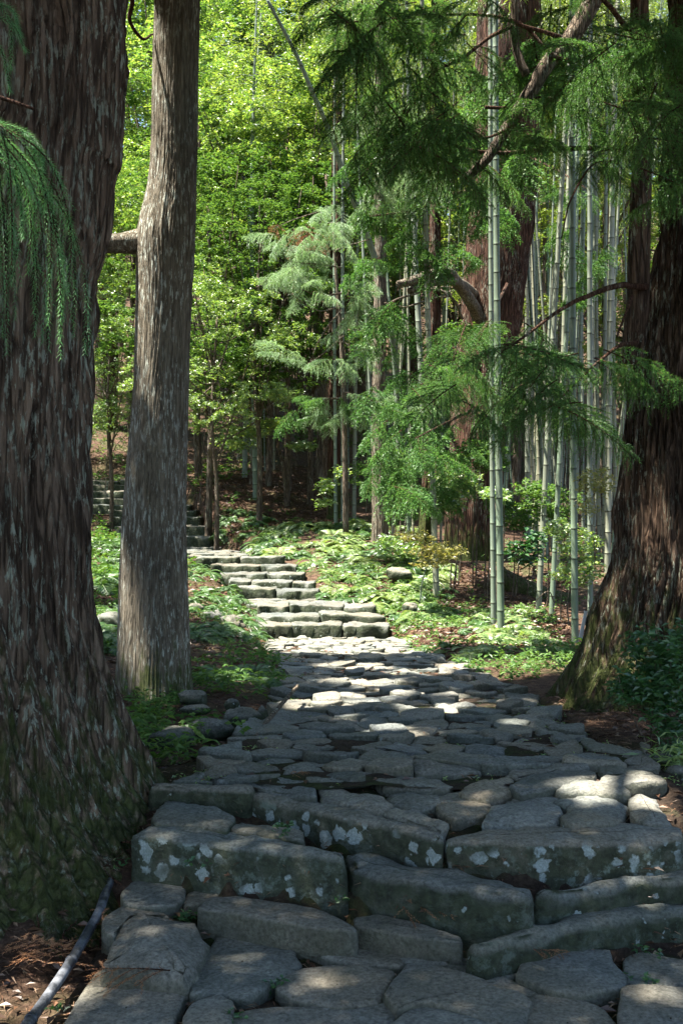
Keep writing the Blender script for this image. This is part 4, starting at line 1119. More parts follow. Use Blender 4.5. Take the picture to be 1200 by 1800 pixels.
for pts in ([(600, 560, 20.4), (630, 580, 20), (665, 595, 19.8), (700, 590, 19.6)], [(600, 545, 20.4), (575, 575, 20.2), (555, 610, 20), (545, 640, 20)], [(598, 540, 20.4), (555, 545, 20.2), (505, 512, 20)], [(601, 600, 20.4), (640, 620, 20.1), (670, 640, 20)]):
    px_branch(t, pts, .016, .007, 'bark_pale', 18, 5)
# dead hanging tuft
b, _ = px_branch(t, [(560, 372, 20.2), (520, 385, 20.1), (480, 402, 20)], .014, .006, 'bark_pale', 12, 5)
scatter_sprays(b, [(470, 385, 545, 405, 5)], SPR_DRY, 20, 2.0, rngy, (.6, 1.2))

# leaning bare pole-like stem crossing the canopy
t = thing('leaning_stem', 'pale thin bare stem leaning across the sunlit foliage', 'tree', at(690, 900, 23))
px_branch(t, [(705, 900, 23), (695, 640, 22.5), (668, 490, 22), (640, 400, 21.5), (612, 330, 21), (580, 235, 20.5), (548, 160, 20), (520, 95, 19.7), (470, 0, 19.2)], .075, .03, 'bamboo', 70, 8, .0001, 'trunk')

# ------------------------------------------------------------------ broadleaf trees behind
brng = np.random.default_rng(21)
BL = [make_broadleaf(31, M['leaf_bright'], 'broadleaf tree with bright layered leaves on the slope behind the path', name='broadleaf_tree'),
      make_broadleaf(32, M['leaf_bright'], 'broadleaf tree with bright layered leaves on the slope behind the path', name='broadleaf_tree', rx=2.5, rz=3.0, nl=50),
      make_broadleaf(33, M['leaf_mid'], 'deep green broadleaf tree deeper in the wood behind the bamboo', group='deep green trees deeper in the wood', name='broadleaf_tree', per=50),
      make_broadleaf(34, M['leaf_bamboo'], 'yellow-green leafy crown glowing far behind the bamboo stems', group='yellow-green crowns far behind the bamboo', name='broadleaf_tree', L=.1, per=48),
      make_broadleaf(35, M['leaf_mid'], 'broadleaf tree with darker layered leaves among the bright ones on the slope', group='darker broadleaf trees among the bright ones', nl=34)]  # darker leaves vary the greens and stand in for shadow pockets
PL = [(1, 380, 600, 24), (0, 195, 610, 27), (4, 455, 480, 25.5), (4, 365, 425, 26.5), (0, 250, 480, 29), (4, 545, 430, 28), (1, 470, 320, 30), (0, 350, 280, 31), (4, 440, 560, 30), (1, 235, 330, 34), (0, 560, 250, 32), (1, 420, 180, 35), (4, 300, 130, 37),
      (1, 200, 180, 41), (0, 530, 120, 37), (1, 620, 60, 38), (0, 450, 20, 41), (1, 330, -20, 44), (0, 215, 20, 47), (1, 560, -40, 45), (2, 640, 310, 36), (2, 700, 200, 40), (2, 520, 580, 34), (2, 620, 520, 36), (2, 700, 450, 38),
      (3, 960, 420, 27), (3, 1060, 300, 28), (3, 1095, 480, 29), (3, 900, 190, 29), (3, 860, 420, 34), (3, 1010, 250, 36), (3, 1120, 180, 38), (3, 930, 60, 38), (3, 800, 250, 36), (3, 760, 80, 40), (3, 1060, 60, 42), (3, 1120, 560, 40), (3, 1000, 560, 38), (2, 780, 560, 42), (2, 880, 620, 44), (2, 170, 640, 38), (0, 10, 330, 29), (2, 505, 290, 29.5), (2, 575, 370, 27.5)]  # bright tree behind the giant trunk is added to shade the far steps
OWN = {(380, 600): 'lowest bright broadleaf crown next to the slim cedar, above the brown slope', (195, 610): 'bright broadleaf crown filling the lower gap between the giant and slim cedars',
       (250, 480): 'bright broadleaf crown at the height of the branch stub of the slim cedar', (470, 320): 'bright broadleaf crown just above the pale sprays of the young cedar',
       (455, 480): 'darker broadleaf crown directly behind the pale sprays of the young cedar', (545, 430): 'darker broadleaf crown behind the top of the young cedar'}
used = set()
for v, px, py, d in PL:
    p = at(px, py, d); g = gz(p[0], p[1])
    s = (p[2] - g) / 6.6
    s = max(s, .42)
    loc = (p[0], p[1], g - (.0 if s > .5 else .6))
    if v in used:
        dup(BL[v], loc, brng.uniform(0, 6.28), s, OWN.get((px, py)))
    else:
        used.add(v); BL[v].location = tuple(float(a) for a in loc); BL[v].rotation_euler = (0, 0, 1.0); BL[v].scale = (s, s, s)
        if (px, py) in OWN:
            first_label = BL[v]['label']; BL[v]['own'] = OWN[(px, py)]

for b_ in BL:
    if 'own' in b_:
        b_['label'] = b_['own']; del b_['own']
for o_ in list(COL.objects):
    if 'own' in o_:
        del o_['own']

for x_, y_, s_ in ((-12.5, 17, 1.25), (-15, 24, 1.4), (-12, 31, 1.3), (-18, 33, 1.5), (-10.5, 23.5, .8), (-9.5, 15, .6)):
    dup(BL[0 if s_ > 1 else 1], (x_, y_, gz(x_, y_)), x_ * 3, s_, 'broadleaf tree on the bare slope beyond the slim cedar')['group'] = 'trees on the slope beyond the slim cedar'

# the far wooded hillside
def far_forest():
    rng = np.random.default_rng(41)
    n = 800
    x = rng.uniform(-60, 60, n); y = rng.uniform(55, 110, n)
    z = ground_z(x, y, False) + rng.uniform(1, 15, n)
    C = []
    for a, b, c in zip(x, y, z):
        k = 55
        C.append(np.array([a, b, c]) + rand_dirs(rng, k, -.5, 1) * np.array([2.6, 2.6, 1.6]) * (rng.uniform(.3, 1, k) ** .5)[:, None])
    V, F = rosettes(rng, np.concatenate(C), 3, .42, .24)
    return link('forest', mesh_np('forest', V, F, M['leaf_mid']), kind='stuff')
far_forest()

# ------------------------------------------------------------------ bamboo
def make_bamboo():
    t = thing('bamboo', 'smooth grey-green bamboo stem', 'bamboo', (0, 0, 0), 'bamboo stems in the grove')
    H, r = 14.0, .05
    prof, z = [], 0.0
    while z < H:
        for dz, f in ((0, 1.0), (.006, 1.1), (.012, 1.0), (.02, .97), (.3, 1.0), (.332, 1.0)):
            prof.append((z + dz, f))
        z += .34
    prof = np.array(prof)
    rr = r * prof[:, 1] * np.interp(prof[:, 0], [0, 1, 8, 14], [1.08, 1.0, .8, .25])
    bend = np.stack([.25 * (prof[:, 0] / H) ** 3, .1 * (prof[:, 0] / H) ** 2, prof[:, 0]], -1)
    a = np.linspace(0, 2 * math.pi, 10, endpoint=False); n = len(prof)
    V = bend[:, None] + np.stack([np.cos(a)[None] * rr[:, None], np.sin(a)[None] * rr[:, None], np.zeros((n, 10))], -1)
    i = np.arange(n - 1)[:, None] * 10; j = np.arange(10)[None]; j2 = (j + 1) % 10
    F = np.stack([i + j, i + j2, i + 10 + j2, i + 10 + j], -1).reshape(-1, 4)
    link('culm', mesh_np('culm', V.reshape(-1, 3), F, M['bamboo'], True), t)
    rng = np.random.default_rng(51); C = []; tubes = []
    for q in range(22):
        z = rng.uniform(7.8, 13.8); az = rng.uniform(0, 6.28); ln = rng.uniform(.6, 1.5)
        P, T = curve_pts(np.array([.25 * (z / H) ** 3, 0, z]), np.array([math.cos(az), math.sin(az), .5]), ln, .6, 8)
        tubes.append(tube(P, np.linspace(.008, .003, 8), 4, False))
        for k in range(26):
            C.append(P[rng.integers(2, 8)] + rng.normal(0, .16, 3))
    C = np.array(C)
    D = rand_dirs(rng, len(C) * 4, -.9, .1)
    Cl = np.repeat(C, 4, 0) + rng.normal(0, .03, (len(C) * 4, 3))
    V, F = leaves(Cl, D, rand_dirs(rng, len(Cl), .2, 1), rng.uniform(.09, .16, len(Cl)), .018)
    link('foliage', mesh_np('bamboo_foliage', V, F, M['leaf_bamboo']), t)
    link('branch', mesh_np('bamboo_branch', *cat(tubes), M['bamboo'], True), t)
    return t
BAM = make_bamboo()
BLIST = [  # base px, base py, d, px at y=300, radius px, label
    (880, 1110, 14.0, 869, 6.2, 'thick pale ringed bamboo stem at the fern edge with sunlit foot'),
    (867, 1085, 14.6, 860, 4.6, 'greener bamboo stem close behind the thick pale ringed one'),
    (1010, 1126, 13.0, 1002, 6, 'thick bamboo stem just beside the mossy foot of the dark cedar'),
    (1037, 1100, 13.8, 1034, 4.8, 'bamboo stem half hidden by the foot of the dark cedar'),
    (767, 1040, 17.5, 742, 5.4, 'tall bluish bamboo stem before the sunlit red trunk'),
    (945, 1062, 16.5, 985, 5, 'thin bamboo stem slanting out of the dark hollow behind the ferns'),
    (968, 1066, 16.2, 1012, 4.5, 'thin bamboo stem slanting beside its twin over the fallen log'),
    (1066, 880, 20, 1075, 6, 'bamboo stem rising behind the side stem of the dark cedar'),
    (876, 700, 26, 916, 6.5, 'bamboo stem leaning across the huge red-barked cedar'),
    (928, 760, 26, 924, 6, 'upright bamboo stem in front of the huge red-barked cedar edge'),
    (430, 850, 31, 436, 4.5, 'bamboo stem at the top of the brown leaf slope'),
    (450, 893, 28, 438, 5, 'bamboo stem standing lower on the brown leaf slope'),
    (590, 915, 24.5, 585, 3, 'thin yellowish bamboo stem before the reddish cedar trunk'),
    (603, 912, 24.8, 600, 3.5, 'thin bamboo stem hugging the reddish cedar trunk'),
    (622, 900, 26, 628, 3.5, 'slim bamboo stem between reddish and pale trunks'),
    (755, 775, 23, 720, 5.5, 'short bamboo stem forked against the tall bluish one')]
brg = np.random.default_rng(52)
def place_bamboo(k, px, py, d, pxt, rpx, label):
    b = at(px, py, d); top = at(pxt, 300, d)
    b[2] = min(b[2], gz(b[0], b[1]) + .05) - .1
    lean = (top[0] - b[0]) / max(top[2] - b[2], .5)
    r = rpx / F_PX * d / .05
    if k == 0:
        o = BAM; o.location = tuple(float(v) for v in b); o['label'] = label
    else:
        o = dup(BAM, b, brg.uniform(0, 6.28) if False else 0.0, 1.0, label)
    o.scale = (r, r, brg.uniform(.95, 1.15)); o.rotation_euler = (brg.normal(0, .01), math.atan(lean), 0)
    return o
for k, b in enumerate(BLIST):
    place_bamboo(k, *b)
back = [(brg.uniform(930, 1125), brg.uniform(19, 36)) for _ in range(74)] + [(brg.uniform(640, 930), brg.uniform(22, 36)) for _ in range(26)] + [(brg.uniform(400, 690), brg.uniform(30, 38)) for _ in range(8)]
for k, (px, d) in enumerate(back):
    x = (px - CX) / F_PX * d; g = gz(x, d)
    _, py = px_of(x, d, g)
    o = place_bamboo(99, px, py, d, px + brg.normal(6, 30), brg.uniform(.018, .042) / d * F_PX, 'bamboo stem in the dense grove behind the ferns')
    o['group'] = 'bamboo stems in the dense grove at the back'

# ------------------------------------------------------------------ saplings and shrubs
def leafy(name, label, stems, clusters, mat, L, k, per, cat_='shrub', group=None, stem_r=.006, stem_mat='limb', seed=0, base=None, aspect=.5):
    """stems: pixel polylines; clusters: (px, py, d, rx px, ry px, depth m, n)"""
    rng = np.random.default_rng(seed)
    b = at(*stems[0][0]) if stems else base
    t = thing(name, label, cat_, b, group)
    if stems:
        for pts in stems:
            P = smooth_line([at(*p) for p in pts], 16); P = P + .01 * fbm(P * 8, 2)[:, None] * np.array([1, .5, .6])
            V, F = tube(P, np.linspace(stem_r, stem_r * .4, 16), 5)
            wpart('stem', V, fix_quads(F), M[stem_mat], t)
    Cs = []
    for px, py, d, rx, ry, dp, n in clusters:
        q = rand_dirs(rng, n) * (rng.uniform(.1, 1, n) ** .5)[:, None]
        Cs.append(at(px, py, d) + q * np.array([rx / F_PX * d, dp, ry / F_PX * d]))
    V, F = rosettes(rng, np.concatenate(Cs), k, L, L * aspect)
    wpart('foliage', V, F, mat, t, False)
    return t
leafy('sapling', 'slender sapling with one flat layer of pale fresh leaves before the huge red-barked cedar', [[(738, 1060, 15.5), (745, 1010, 15.5), (758, 985, 15.5), (770, 960, 15.5)]],
      [(770, 970, 15.5, 52, 14, .45, 150), (730, 945, 15.8, 35, 12, .3, 70), (760, 990, 15.4, 40, 8, .3, 50)], M['leaf_yellow'], .06, 6, 1, 'sapling', None, .012, 'bamboo', 61)
leafy('yellow_bush', 'yellowish small-leaved bush just behind the dark cedar', [[(1045, 1000, 12.5), (1048, 930, 12.5), (1042, 850, 12.5)], [(1045, 980, 12.5), (1035, 900, 12.5), (1025, 840, 12.5)]],
      [(1045, 850, 12.5, 38, 32, .3, 150), (1030, 890, 12.5, 26, 20, .3, 40)], M['leaf_yellow'], .045, 5, 1, 'shrub', None, .006, 'limb', 62)
leafy('thicket_bush', 'airy bush of fresh green leaves among yellow canes before the bamboo', [[(985, 1090, 13.4), (988, 1030, 13.4), (1005, 960, 13.4)], [(998, 1100, 13.4), (1000, 1040, 13.4), (1030, 950, 13.4)], [(975, 1060, 13.4), (960, 1040, 13.4), (925, 1075, 13.4)]],
      [(1020, 960, 13.4, 42, 28, .4, 110), (1000, 1010, 13.4, 36, 24, .4, 70), (985, 930, 13.5, 30, 20, .3, 50), (1040, 1000, 13.2, 20, 30, .3, 40)], M['leaf_bright'], .07, 6, 1, 'shrub', None, .01, 'bark_pale', 63)
leafy('glossy_sapling', 'small sapling with large glossy bright leaves in front of the dark hollow', [[(925, 1050, 14.8), (930, 1000, 14.8), (925, 965, 14.8)]],
      [(922, 972, 14.8, 30, 20, .25, 36), (935, 945, 14.8, 20, 12, .2, 14)], M['leaf_shrub'], .13, 5, 1, 'sapling', None, .008, 'limb', 64)
leafy('dark_shrub', 'dark glossy shrub in front of the dark cedar trunk by the path', [[(1140, 1335, 5.9), (1145, 1260, 5.9), (1150, 1160, 5.9)], [(1155, 1330, 5.9), (1165, 1240, 5.9), (1180, 1150, 5.9)], [(1150, 1335, 5.8), (1110, 1260, 5.8), (1085, 1190, 5.8)]],
      [(1145, 1140, 6.0, 50, 40, .2, 70), (1130, 1200, 5.9, 60, 30, .22, 90), (1180, 1180, 5.9, 40, 60, .2, 80), (1170, 1250, 5.9, 50, 45, .2, 80), (1110, 1215, 5.8, 40, 22, .2, 46), (1190, 1300, 5.8, 25, 30, .2, 34), (1210, 1120, 6.1, 30, 40, .2, 40)], M['leaf_shrub'], .05, 6, 1, 'shrub', None, .007, 'limb', 65)
leafy('grass_clump', 'clump of broad bright grass blades at the end of the paving', [], [(1180, 1330, 5.4, 26, 22, .1, 26), (1190, 1345, 5.3, 20, 14, .1, 14)], M['leaf_bright'], .13, 4, 1, 'grass', None, .004, 'limb', 66, at(1185, 1350, 5.4), .1)
leafy('layered_sapling', 'thin forked sapling with flat bright leaf layers on the brown slope', [[(505, 890, 27), (498, 820, 27), (488, 760, 27), (492, 600, 27)], [(505, 885, 27), (508, 800, 27), (510, 700, 27)], [(500, 760, 27), (450, 700, 26.8), (400, 680, 26.6)], [(500, 720, 27), (470, 660, 26.9), (420, 610, 26.8)]],
      [(490, 745, 26.5, 42, 7, .8, 90), (530, 785, 26.2, 34, 7, .6, 60), (440, 760, 26.4, 45, 9, .8, 80), (410, 780, 26.3, 40, 10, .8, 60)], M['leaf_bright'], .12, 6, 1, 'sapling', None, .07, 'limb', 67)
leafy('bank_sapling', 'small leafy sapling beside the thin yellowish bamboo stem', [[(575, 905, 23.5), (578, 870, 23.5), (585, 840, 23.5)]], [(575, 855, 23.5, 18, 16, .4, 36), (600, 830, 23.4, 18, 14, .3, 24), (570, 885, 23.5, 20, 10, .3, 24)], M['leaf_bright'], .11, 5, 1, 'sapling', None, .014, 'limb', 68)
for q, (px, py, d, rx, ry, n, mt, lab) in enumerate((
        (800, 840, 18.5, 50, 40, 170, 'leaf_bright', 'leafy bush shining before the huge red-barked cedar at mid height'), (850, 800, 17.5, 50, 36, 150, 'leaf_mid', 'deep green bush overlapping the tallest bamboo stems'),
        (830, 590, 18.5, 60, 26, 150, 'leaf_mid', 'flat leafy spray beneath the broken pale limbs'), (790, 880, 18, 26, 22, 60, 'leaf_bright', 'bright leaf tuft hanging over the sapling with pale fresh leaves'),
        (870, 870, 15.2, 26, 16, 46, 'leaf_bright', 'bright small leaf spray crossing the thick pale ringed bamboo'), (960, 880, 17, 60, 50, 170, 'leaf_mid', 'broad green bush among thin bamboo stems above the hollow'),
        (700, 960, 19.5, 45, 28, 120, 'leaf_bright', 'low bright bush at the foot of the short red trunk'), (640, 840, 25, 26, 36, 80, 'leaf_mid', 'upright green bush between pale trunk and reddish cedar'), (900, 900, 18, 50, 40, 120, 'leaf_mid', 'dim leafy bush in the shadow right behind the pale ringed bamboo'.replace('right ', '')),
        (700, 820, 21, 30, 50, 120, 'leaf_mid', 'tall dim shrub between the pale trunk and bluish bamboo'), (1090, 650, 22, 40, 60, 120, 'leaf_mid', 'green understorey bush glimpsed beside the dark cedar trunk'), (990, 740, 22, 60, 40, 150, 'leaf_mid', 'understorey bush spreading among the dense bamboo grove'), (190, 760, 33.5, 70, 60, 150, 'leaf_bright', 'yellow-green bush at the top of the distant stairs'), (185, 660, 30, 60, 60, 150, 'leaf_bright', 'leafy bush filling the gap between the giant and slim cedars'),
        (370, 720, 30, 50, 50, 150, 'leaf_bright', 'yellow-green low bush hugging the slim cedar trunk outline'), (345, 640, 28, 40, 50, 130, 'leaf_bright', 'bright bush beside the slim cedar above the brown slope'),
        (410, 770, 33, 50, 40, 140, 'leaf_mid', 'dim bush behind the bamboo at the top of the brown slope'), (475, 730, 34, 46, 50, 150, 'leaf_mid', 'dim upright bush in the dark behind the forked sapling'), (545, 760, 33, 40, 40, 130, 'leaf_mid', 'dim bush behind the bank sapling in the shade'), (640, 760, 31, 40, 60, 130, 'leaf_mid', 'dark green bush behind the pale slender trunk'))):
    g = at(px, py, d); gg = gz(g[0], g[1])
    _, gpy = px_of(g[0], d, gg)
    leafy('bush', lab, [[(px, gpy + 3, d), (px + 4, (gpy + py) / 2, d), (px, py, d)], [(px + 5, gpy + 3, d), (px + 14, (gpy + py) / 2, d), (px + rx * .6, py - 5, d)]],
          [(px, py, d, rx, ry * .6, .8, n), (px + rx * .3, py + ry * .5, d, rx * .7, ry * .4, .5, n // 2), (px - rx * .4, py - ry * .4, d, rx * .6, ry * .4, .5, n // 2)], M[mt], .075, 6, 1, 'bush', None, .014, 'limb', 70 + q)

# ------------------------------------------------------------------ ferns
def fern_mesh(seed, nf=9, L=.5):
    rng = np.random.default_rng(seed); parts = []
    for f in range(nf):
        a = f / nf * 6.28 + rng.normal(0, .25); el = rng.uniform(.35, 1.0)
        ln = L * rng.uniform(.7, 1.15)
        P, T = curve_pts(np.zeros(3), np.array([math.cos(a) * math.cos(el), math.sin(a) * math.cos(el), math.sin(el)]), ln, .75, 34)
        side = np.cross(T, np.array([0, 0, 1.0])); side /= np.linalg.norm(side, axis=1)[:, None] + 1e-9
        prof = np.sin(np.clip(np.linspace(.12, 1.02, 34), 0, 1) * math.pi) ** .7
        for s in (-1, 1):
            k = slice(4, 34)
            D = side[k] * s + T[k] * .55 + np.array([0, 0, -.15])
            Nn = np.cross(T[k], side[k]) * -1 + rng.normal(0, .35, (30, 3))
            parts.append(leaves(P[k], D, Nn, prof[k] * ln * .27 * rng.uniform(.8, 1.15, 30) + .01, .015 * L / .5, .05))
        sv, sf = tube(P[::4], .003, 3, False); parts.append((sv, sf))
    V, F = cat(parts)
    return mesh_np('fern', V, F, M['fern'])
M['fern_sunlit_tone'] = leaf_mat('fern_sunlit_tone', [(.15, (.09, .16, .05)), (.5, (.17, .26, .075)), (.85, (.3, .36, .14))], .42, .06)  # paler copy: sunlight on the bank put into the fern colour
M['fern'] = leaf_mat('fern_shade_tone', [(.15, (.03, .085, .025)), (.5, (.06, .135, .035)), (.85, (.11, .18, .05))], .38, .05)  # darker copy: shade put into the fern colour
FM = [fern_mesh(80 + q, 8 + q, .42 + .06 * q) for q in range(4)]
M['fern_dark'] = M['fern']; M['fern'] = M['fern_sunlit_tone']
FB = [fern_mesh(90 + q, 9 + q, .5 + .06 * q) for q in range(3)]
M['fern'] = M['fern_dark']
frng = np.random.default_rng(81)
def scatter_fern(n, fx, label, group, smin=.6, smax=1.2, ms=None):
    ms = ms or FM
    made = 0
    for _ in range(n * 6):
        if made >= n:
            break
        x, y = fx()
        if in_path(x, y, .06):
            continue
        o = link('fern', ms[int(frng.integers(len(ms)))], None, (x, y, gz(x, y) - .01), label=label, category='fern', group=group)
        s = frng.uniform(smin, smax); o.scale = (s, s, s); o.rotation_euler = (frng.normal(0, .1), frng.normal(0, .1), frng.uniform(0, 6.28)); made += 1
def box_px(x0, x1, y0, y1):
    def f():
        y = frng.uniform(y0, y1); return (frng.uniform(x0, x1) - CX) / F_PX * y, y
    return f
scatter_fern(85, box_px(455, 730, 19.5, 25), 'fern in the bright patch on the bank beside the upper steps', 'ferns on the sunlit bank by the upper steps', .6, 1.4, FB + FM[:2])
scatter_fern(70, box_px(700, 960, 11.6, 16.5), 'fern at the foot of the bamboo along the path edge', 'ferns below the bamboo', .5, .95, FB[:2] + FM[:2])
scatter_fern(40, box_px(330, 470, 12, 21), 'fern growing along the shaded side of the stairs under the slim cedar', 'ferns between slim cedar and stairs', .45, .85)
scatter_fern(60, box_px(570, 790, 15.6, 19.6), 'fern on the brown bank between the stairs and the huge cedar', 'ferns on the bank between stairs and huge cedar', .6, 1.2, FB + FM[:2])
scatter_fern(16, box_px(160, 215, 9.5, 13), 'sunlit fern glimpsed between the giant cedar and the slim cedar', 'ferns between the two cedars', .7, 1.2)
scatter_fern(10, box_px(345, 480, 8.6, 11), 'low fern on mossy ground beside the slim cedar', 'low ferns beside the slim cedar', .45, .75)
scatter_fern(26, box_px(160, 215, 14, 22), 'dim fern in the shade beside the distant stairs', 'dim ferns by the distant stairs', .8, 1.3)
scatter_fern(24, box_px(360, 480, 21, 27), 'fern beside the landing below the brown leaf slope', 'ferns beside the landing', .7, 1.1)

# low plants, moss and litter nobody could count
def undergrowth():
    rng = np.random.default_rng(91); C = []
    for (x0, x1, y0, y1, n) in ((340, 500, 8, 12, 420), (230, 430, 5.7, 7.8, 380), (455, 720, 18, 26, 500), (690, 980, 11.5, 17, 900), (330, 460, 12, 22, 330), (150, 220, 9, 22, 240), (560, 780, 15.6, 20, 1000), (980, 1060, 9, 13, 150), (800, 990, 9.6, 11.4, 160), (340, 520, 22, 28, 400), (700, 1050, 17, 24, 400)):
        y = rng.uniform(y0, y1, n); x = (rng.uniform(x0, x1, n) - CX) / F_PX * y
        keep = ~in_path(x, y, .03)
        # clumpy
        keep &= fbm(np.stack([x * 2.1, y * 2.1, x * 0], -1), 2) > -.1
        x, y = x[keep], y[keep]
        C.append(np.stack([x, y, ground_z(x, y) + rng.uniform(.01, .12, len(x))], -1))
    C = np.concatenate(C); h = len(C) // 2; (Va, Fa), (Vb, Fb) = rosettes(rng, C[::2], 5, .05, .026), rosettes(rng, C[1::2], 7, .085, .022)
    n = 3800; y = rng.uniform(7, 34, n); x = rng.uniform(-15, -2.6, n); k = ~in_path(x, y, .1) & (fbm(np.stack([x * .9, y * .9, x * 0], -1), 2) > -.25); x, y = x[k], y[k]
    Vc, Fc = rosettes(rng, np.stack([x, y, ground_z(x, y) + rng.uniform(.02, .22, len(x))], -1), 6, .14, .055)
    V, F = cat([(Va, Fa), (Vb, Fb), (Vc, Fc)])
    link('undergrowth', mesh_np('undergrowth', V, F, M['leaf_mid']), kind='stuff')
    # moss tufts and grass in the joints and at the edge
    y = rng.uniform(4.8, 14.5, 1500); xl, xr, _ = corridor(y)
    x = np.where(rng.random(1500) < .45, xl + rng.normal(.02, .05, 1500), np.where(rng.random(1500) < .6, xr + rng.normal(-.05, .09, 1500), rng.uniform(xl, xr)))
    C = np.stack([x, y, path_z(y) - .03 + rng.uniform(0, .015, 1500)], -1)
    V, F = rosettes(rng, C, 6, .022, .008)
    link('grass', mesh_np('grass', V, F, M['leaf_bright']), kind='stuff')
undergrowth()

def litter():
    rng = np.random.default_rng(95); C = []
    for (x0, x1, y0, y1, n, path_ok) in ((-200, 420, 3.3, 8.5, 5200, 0), (960, 1250, 3.8, 8.5, 4200, 0), (340, 600, 24, 34, 9000, 0), (680, 1000, 11.5, 20, 7000, 0), (60, 260, 24, 34, 2500, 0), (560, 760, 15, 24, 2500, 0), (150, 500, 8.5, 22, 4000, 0), (200, 1200, 3.2, 15, 3200, 1), (100, 1200, 3.2, 4.9, 2600, 1)):
        y = rng.uniform(y0, y1, n); x = (rng.uniform(x0, x1, n) - CX) / F_PX * y
        k = in_path(x, y, .02)
        keep = k if path_ok else ~k
        x, y = x[keep], y[keep]
        z = ground_z(x, y) + .006
        if path_ok:
            z = np.where(y > 4.85, path_z(y) - .018, bed_z(x, y) + .008)
        C.append(np.stack([x, y, z + rng.uniform(0, .012, len(x))], -1))
    C = np.concatenate(C); n = len(C)
    D = rand_dirs(rng, n, -.15, .25)
    far = C[:, 1] > 9
    L = np.where(far, rng.uniform(.05, .11, n), rng.uniform(.02, .07, n)); W = np.where(rng.random(n) < .75, L * .09, L * .4)
    W = np.where(far, L * .45, W)
    V, F = leaves(C, D, np.stack([rng.normal(0, .35, n), rng.normal(0, .35, n), np.ones(n)], -1), L, W, .1)
    link('leaf_litter', mesh_np('leaf_litter', V, F, M['litter']), kind='stuff')
litter()

# ------------------------------------------------------------------ rocks, pipe, pole, dry sprigs
def boulder(label, px, py, d, rx, ry, rz, seed, group=None, mat='rock'):
    rng = np.random.default_rng(seed)
    n, m = 26, 16
    th = np.linspace(0, 2 * math.pi, n, endpoint=False); ph = np.linspace(-.5 * math.pi, .5 * math.pi, m)
    D = np.stack([np.cos(ph)[:, None] * np.cos(th), np.cos(ph)[:, None] * np.sin(th), np.repeat(np.sin(ph)[:, None], n, 1)], -1).reshape(-1, 3)
    D = np.sign(D) * np.abs(D) ** .75
    D /= np.maximum(np.linalg.norm(D, axis=1), .85)[:, None]
    V = D * (1 + .22 * fbm(D * 1.6 + seed, 3)[:, None] + .05 * fbm(D * 6 + seed, 2)[:, None]) * np.array([rx, ry, rz])
    a = rng.uniform(0, 3); R = np.array([[math.cos(a * .2), -math.sin(a * .2), 0], [math.sin(a * .2), math.cos(a * .2), 0], [0, 0, 1]])
    V = V @ R.T
    i = np.arange(m - 1)[:, None] * n; j = np.arange(n)[None]; j2 = (j + 1) % n
    F = np.stack([i + j, i + j2, i + n + j2, i + n + j], -1).reshape(-1, 4)
    p = at(px, py, d)
    return link('rock', mesh_np('rock', V, F, M[mat], True), None, tuple(float(v) for v in p), label=label, category='rock', group=group)
boulder('grey rock lying against the foot of the slim cedar', 340, 1228, 7.4, .1, .09, .055, 1)
boulder('flat mossy rock below the grey rock at the slim cedar', 345, 1248, 7.1, .1, .07, .035, 2)
boulder('thick moss-covered boulder beside the ditch', 300, 1305, 6.4, .15, .14, .09, 3)
boulder('low moss-covered boulder at the ditch under trailing plants', 370, 1285, 6.6, .14, .12, .08, 4)
boulder('moss-green stone beside the ditch nearest the path edge', 425, 1265, 6.8, .12, .1, .075, 5)
boulder('round tan stone standing beside the thin pole', 460, 1262, 6.9, .045, .05, .07, 6, None, 'stair')
boulder('small green stone above the ditch bank', 408, 1240, 7.2, .05, .05, .045, 7)
boulder('flat stone bridging the ditch mouth near the paving', 360, 1330, 5.9, .08, .06, .018, 8)
boulder('angular mossy boulder beside the lowest upper step', 408, 1105, 13.5, .17, .15, .17, 9)
boulder('pale grey boulder among ferns by the slim cedar', 370, 1092, 14, .16, .15, .13, 10)
boulder('pale stone half hidden by ferns behind the slim cedar', 345, 1075, 14.5, .14, .12, .12, 11)
boulder('dark boulder between the giant cedar and the slim cedar', 190, 1100, 11, .15, .15, .15, 12)
boulder('grey edge stone before the dark shrub', 1118, 1338, 5.5, .09, .07, .05, 13, None, 'stone')
boulder('upright brownish stone beside the broad grass clump', 1162, 1342, 5.4, .06, .06, .055, 14, None, 'stair')
boulder('dark stone at the paving end under the grass clump', 1192, 1362, 5.1, .06, .06, .045, 15)
boulder('pale bluish oblong pebble on the brown needles', 1181, 1420, 4.72, .02, .035, .02, 16, None, 'pebble')
boulder('pale bluish larger pebble on needles beside the step', 1192, 1446, 4.55, .018, .05, .024, 17, None, 'pebble')
boulder('weathered stone under the fern bank edge', 720, 1070, 16.2, .12, .12, .09, 18)
boulder('dark stone on the bare bank above the upper steps', 700, 1010, 18.5, .22, .2, .12, 19)
boulder('mossy edging stone where the pole meets the paving', 432, 1322, 6.0, .1, .08, .04, 20)
boulder('stone sitting on the bright path edge by the ferns', 768, 1165, 11.0, .1, .07, .05, 21, None, 'stone')

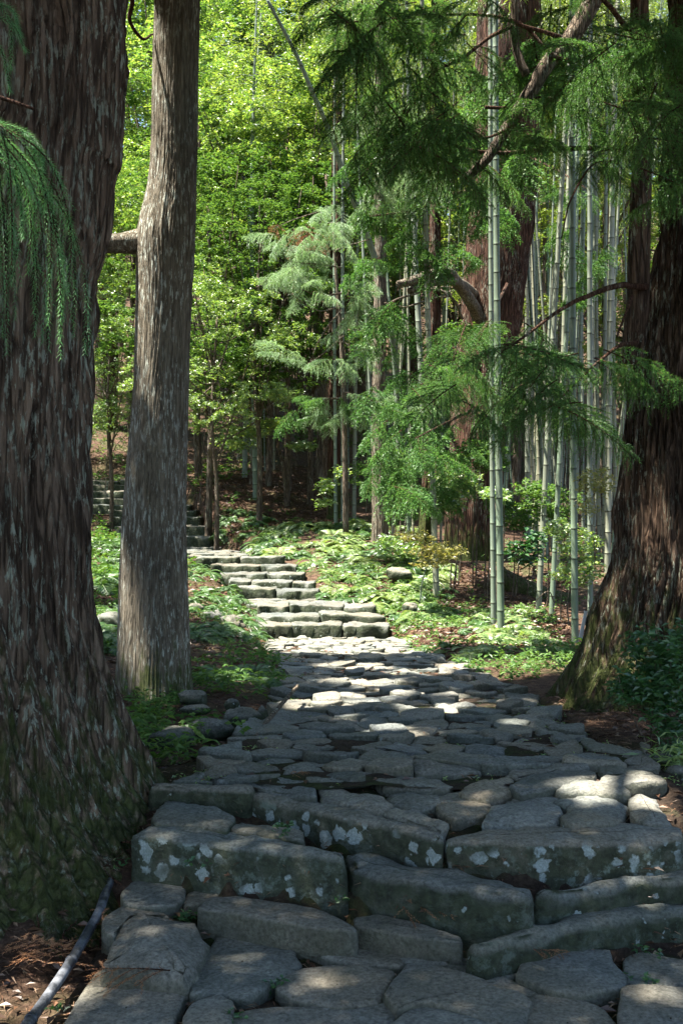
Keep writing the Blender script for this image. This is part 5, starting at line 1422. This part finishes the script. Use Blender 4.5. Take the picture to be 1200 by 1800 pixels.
t = thing('water_pipe', 'weathered black pipe lying beside the stone steps', 'pipe', at(130, 1680, 3.55))
pp = [onz(-10, 1870, -.0), onz(60, 1785, .01), onz(125, 1690, .03), onz(172, 1608, .06), onz(222, 1515, .1)]
P = np.array([(a[0], a[1], z) for a, z in zip(pp, (.0, .01, .03, .06, .1))])
P = np.concatenate([P, [[-.6, 5.3, .12], [-.75, 6.5, .14]]])
P = smooth_line(P, 40)
V, F = tube(P, .0175, 14)
wpart('pipe', V, fix_quads(F), M['pipe'], t)
for f in (.155, .34):
    k = int(f * 39)
    Q = P[k] + (P[k + 1] - P[k]) * np.linspace(-.15, .25, 7)[:, None]
    V, F = tube(Q, np.array([.0178, .0205, .021, .0205, .021, .0205, .0178]), 14)
    wpart('coupling', V, fix_quads(F), M['pipe'], t)
t = thing('wooden_pole', 'thin weathered pole lying along the ditch at the path edge', 'pole', at(490, 1240, 6.8))
V, F = tube(smooth_line([at(442, 1306, 6.1), at(468, 1270, 6.5), at(500, 1232, 7.0), at(524, 1205, 7.6)], 20), np.linspace(.016, .012, 20), 8)
wpart('pole', V + .003 * fbm(V * 20, 2)[:, None], fix_quads(F), M['bark_pale'], t)
t = thing('fallen_log', 'dark fallen log lying in the hollow behind the bamboo', 'log', at(920, 1050, 18.4))
V, F = tube(smooth_line([at(870, 1010, 18.4), at(900, 1030, 18.4), at(950, 1052, 18.2), at(1000, 1066, 18)], 20), np.full(20, .2), 14)
wpart('log', V + .02 * fbm(V * 6, 3)[:, None], fix_quads(F), M['bark_dark'], t)

def sprig(label, px, py, z, yaw, s, q):
    p = onz(px, py, z)
    t = thing('dry_sprig', label, 'twig', (p[0], p[1], z + .03))
    o = link('needles', SPR_DRY[q % 2], t); o.scale = (s * 1.2, s * 1.5, s * .6); o.rotation_euler = (0, 0, yaw)
sprig('dry orange cedar sprig lying on the corner slab', 300, 1722, .03, math.pi * .98, .72, 0)
sprig('dry cedar sprig in the gap under the middle step block', 690, 1600, .1, -.25, .75, 1)
sprig('small dry twig lying on the broad slab below the lowest step', 930, 1683, .04, -.4, .35, 0)
sprig('dry needles tangled beside the pipe coupling', 120, 1690, .02, 2.6, .7, 1)
sprig('dry needles heaped between pipe and rounded stone', 170, 1640, .03, .7, .8, 0)
sprig('dry sprig lodged in the soil under the far step block', 1170, 1500, .24, .5, .7, 1)
sprig('brown needle tuft on the upper paving behind the step', 508, 1372, .36, .4, .25, 1)
sprig('brown needles under the pipe near the frame corner', 75, 1715, .01, 1.4, .7, 1)
# green shoots in the joints
def joint_plants():
    rng = np.random.default_rng(97); C = []
    for px, py, z, n in ((330, 1610, .06, 10), (420, 1790, .0, 10), (485, 1733, .01, 5), (610, 1580, .12, 3), (1140, 1668, .05, 5), (1135, 1722, .03, 5), (495, 1456, .3, 10), (345, 1512, .25, 3), (200, 1520, .2, 3), (90, 1775, .02, 4)):
        p = onz(px, py, z)
        C.append(np.array([p[0], p[1], z]) + rng.normal(0, .014, (n, 3)) * np.array([1.4, 1, .6]))
    V, F = rosettes(rng, np.concatenate(C), 4, .026, .014)
    link('weeds', mesh_np('weeds', V, F, M['leaf_shrub']), kind='stuff')
joint_plants()

def twigs():
    rng = np.random.default_rng(99); parts = []
    for (x0, x1, y0, y1, n) in ((150, 480, 5.2, 9, 60), (960, 1250, 5, 8.5, 45), (20, 230, 3.4, 4.6, 26), (700, 1000, 12, 18, 50), (350, 560, 25, 32, 50)):
        for _ in range(n):
            y = rng.uniform(y0, y1); x = (rng.uniform(x0, x1) - CX) / F_PX * y
            if in_path(x, y, .03):
                continue
            a = rng.uniform(0, 3.14); l = rng.uniform(.08, .35) * (1 if y < 10 else 2.2)
            q = np.linspace(-.5, .5, 6)[:, None] * l * np.array([math.cos(a), math.sin(a)]) + np.array([x, y]) + np.cumsum(rng.normal(0, l * .03, (6, 2)), 0)
            z = ground_z(q[:, 0], q[:, 1]) + .012 + .02 * rng.random(6)
            parts.append(tube(np.concatenate([q, z[:, None]], 1), np.linspace(1, .5, 6) * rng.uniform(.002, .006) * (1 if y < 10 else 2), 5, False))
    V, F = cat(parts)
    link('twigs', mesh_np('twigs', V, F, M['twig'], True), kind='stuff')
twigs()
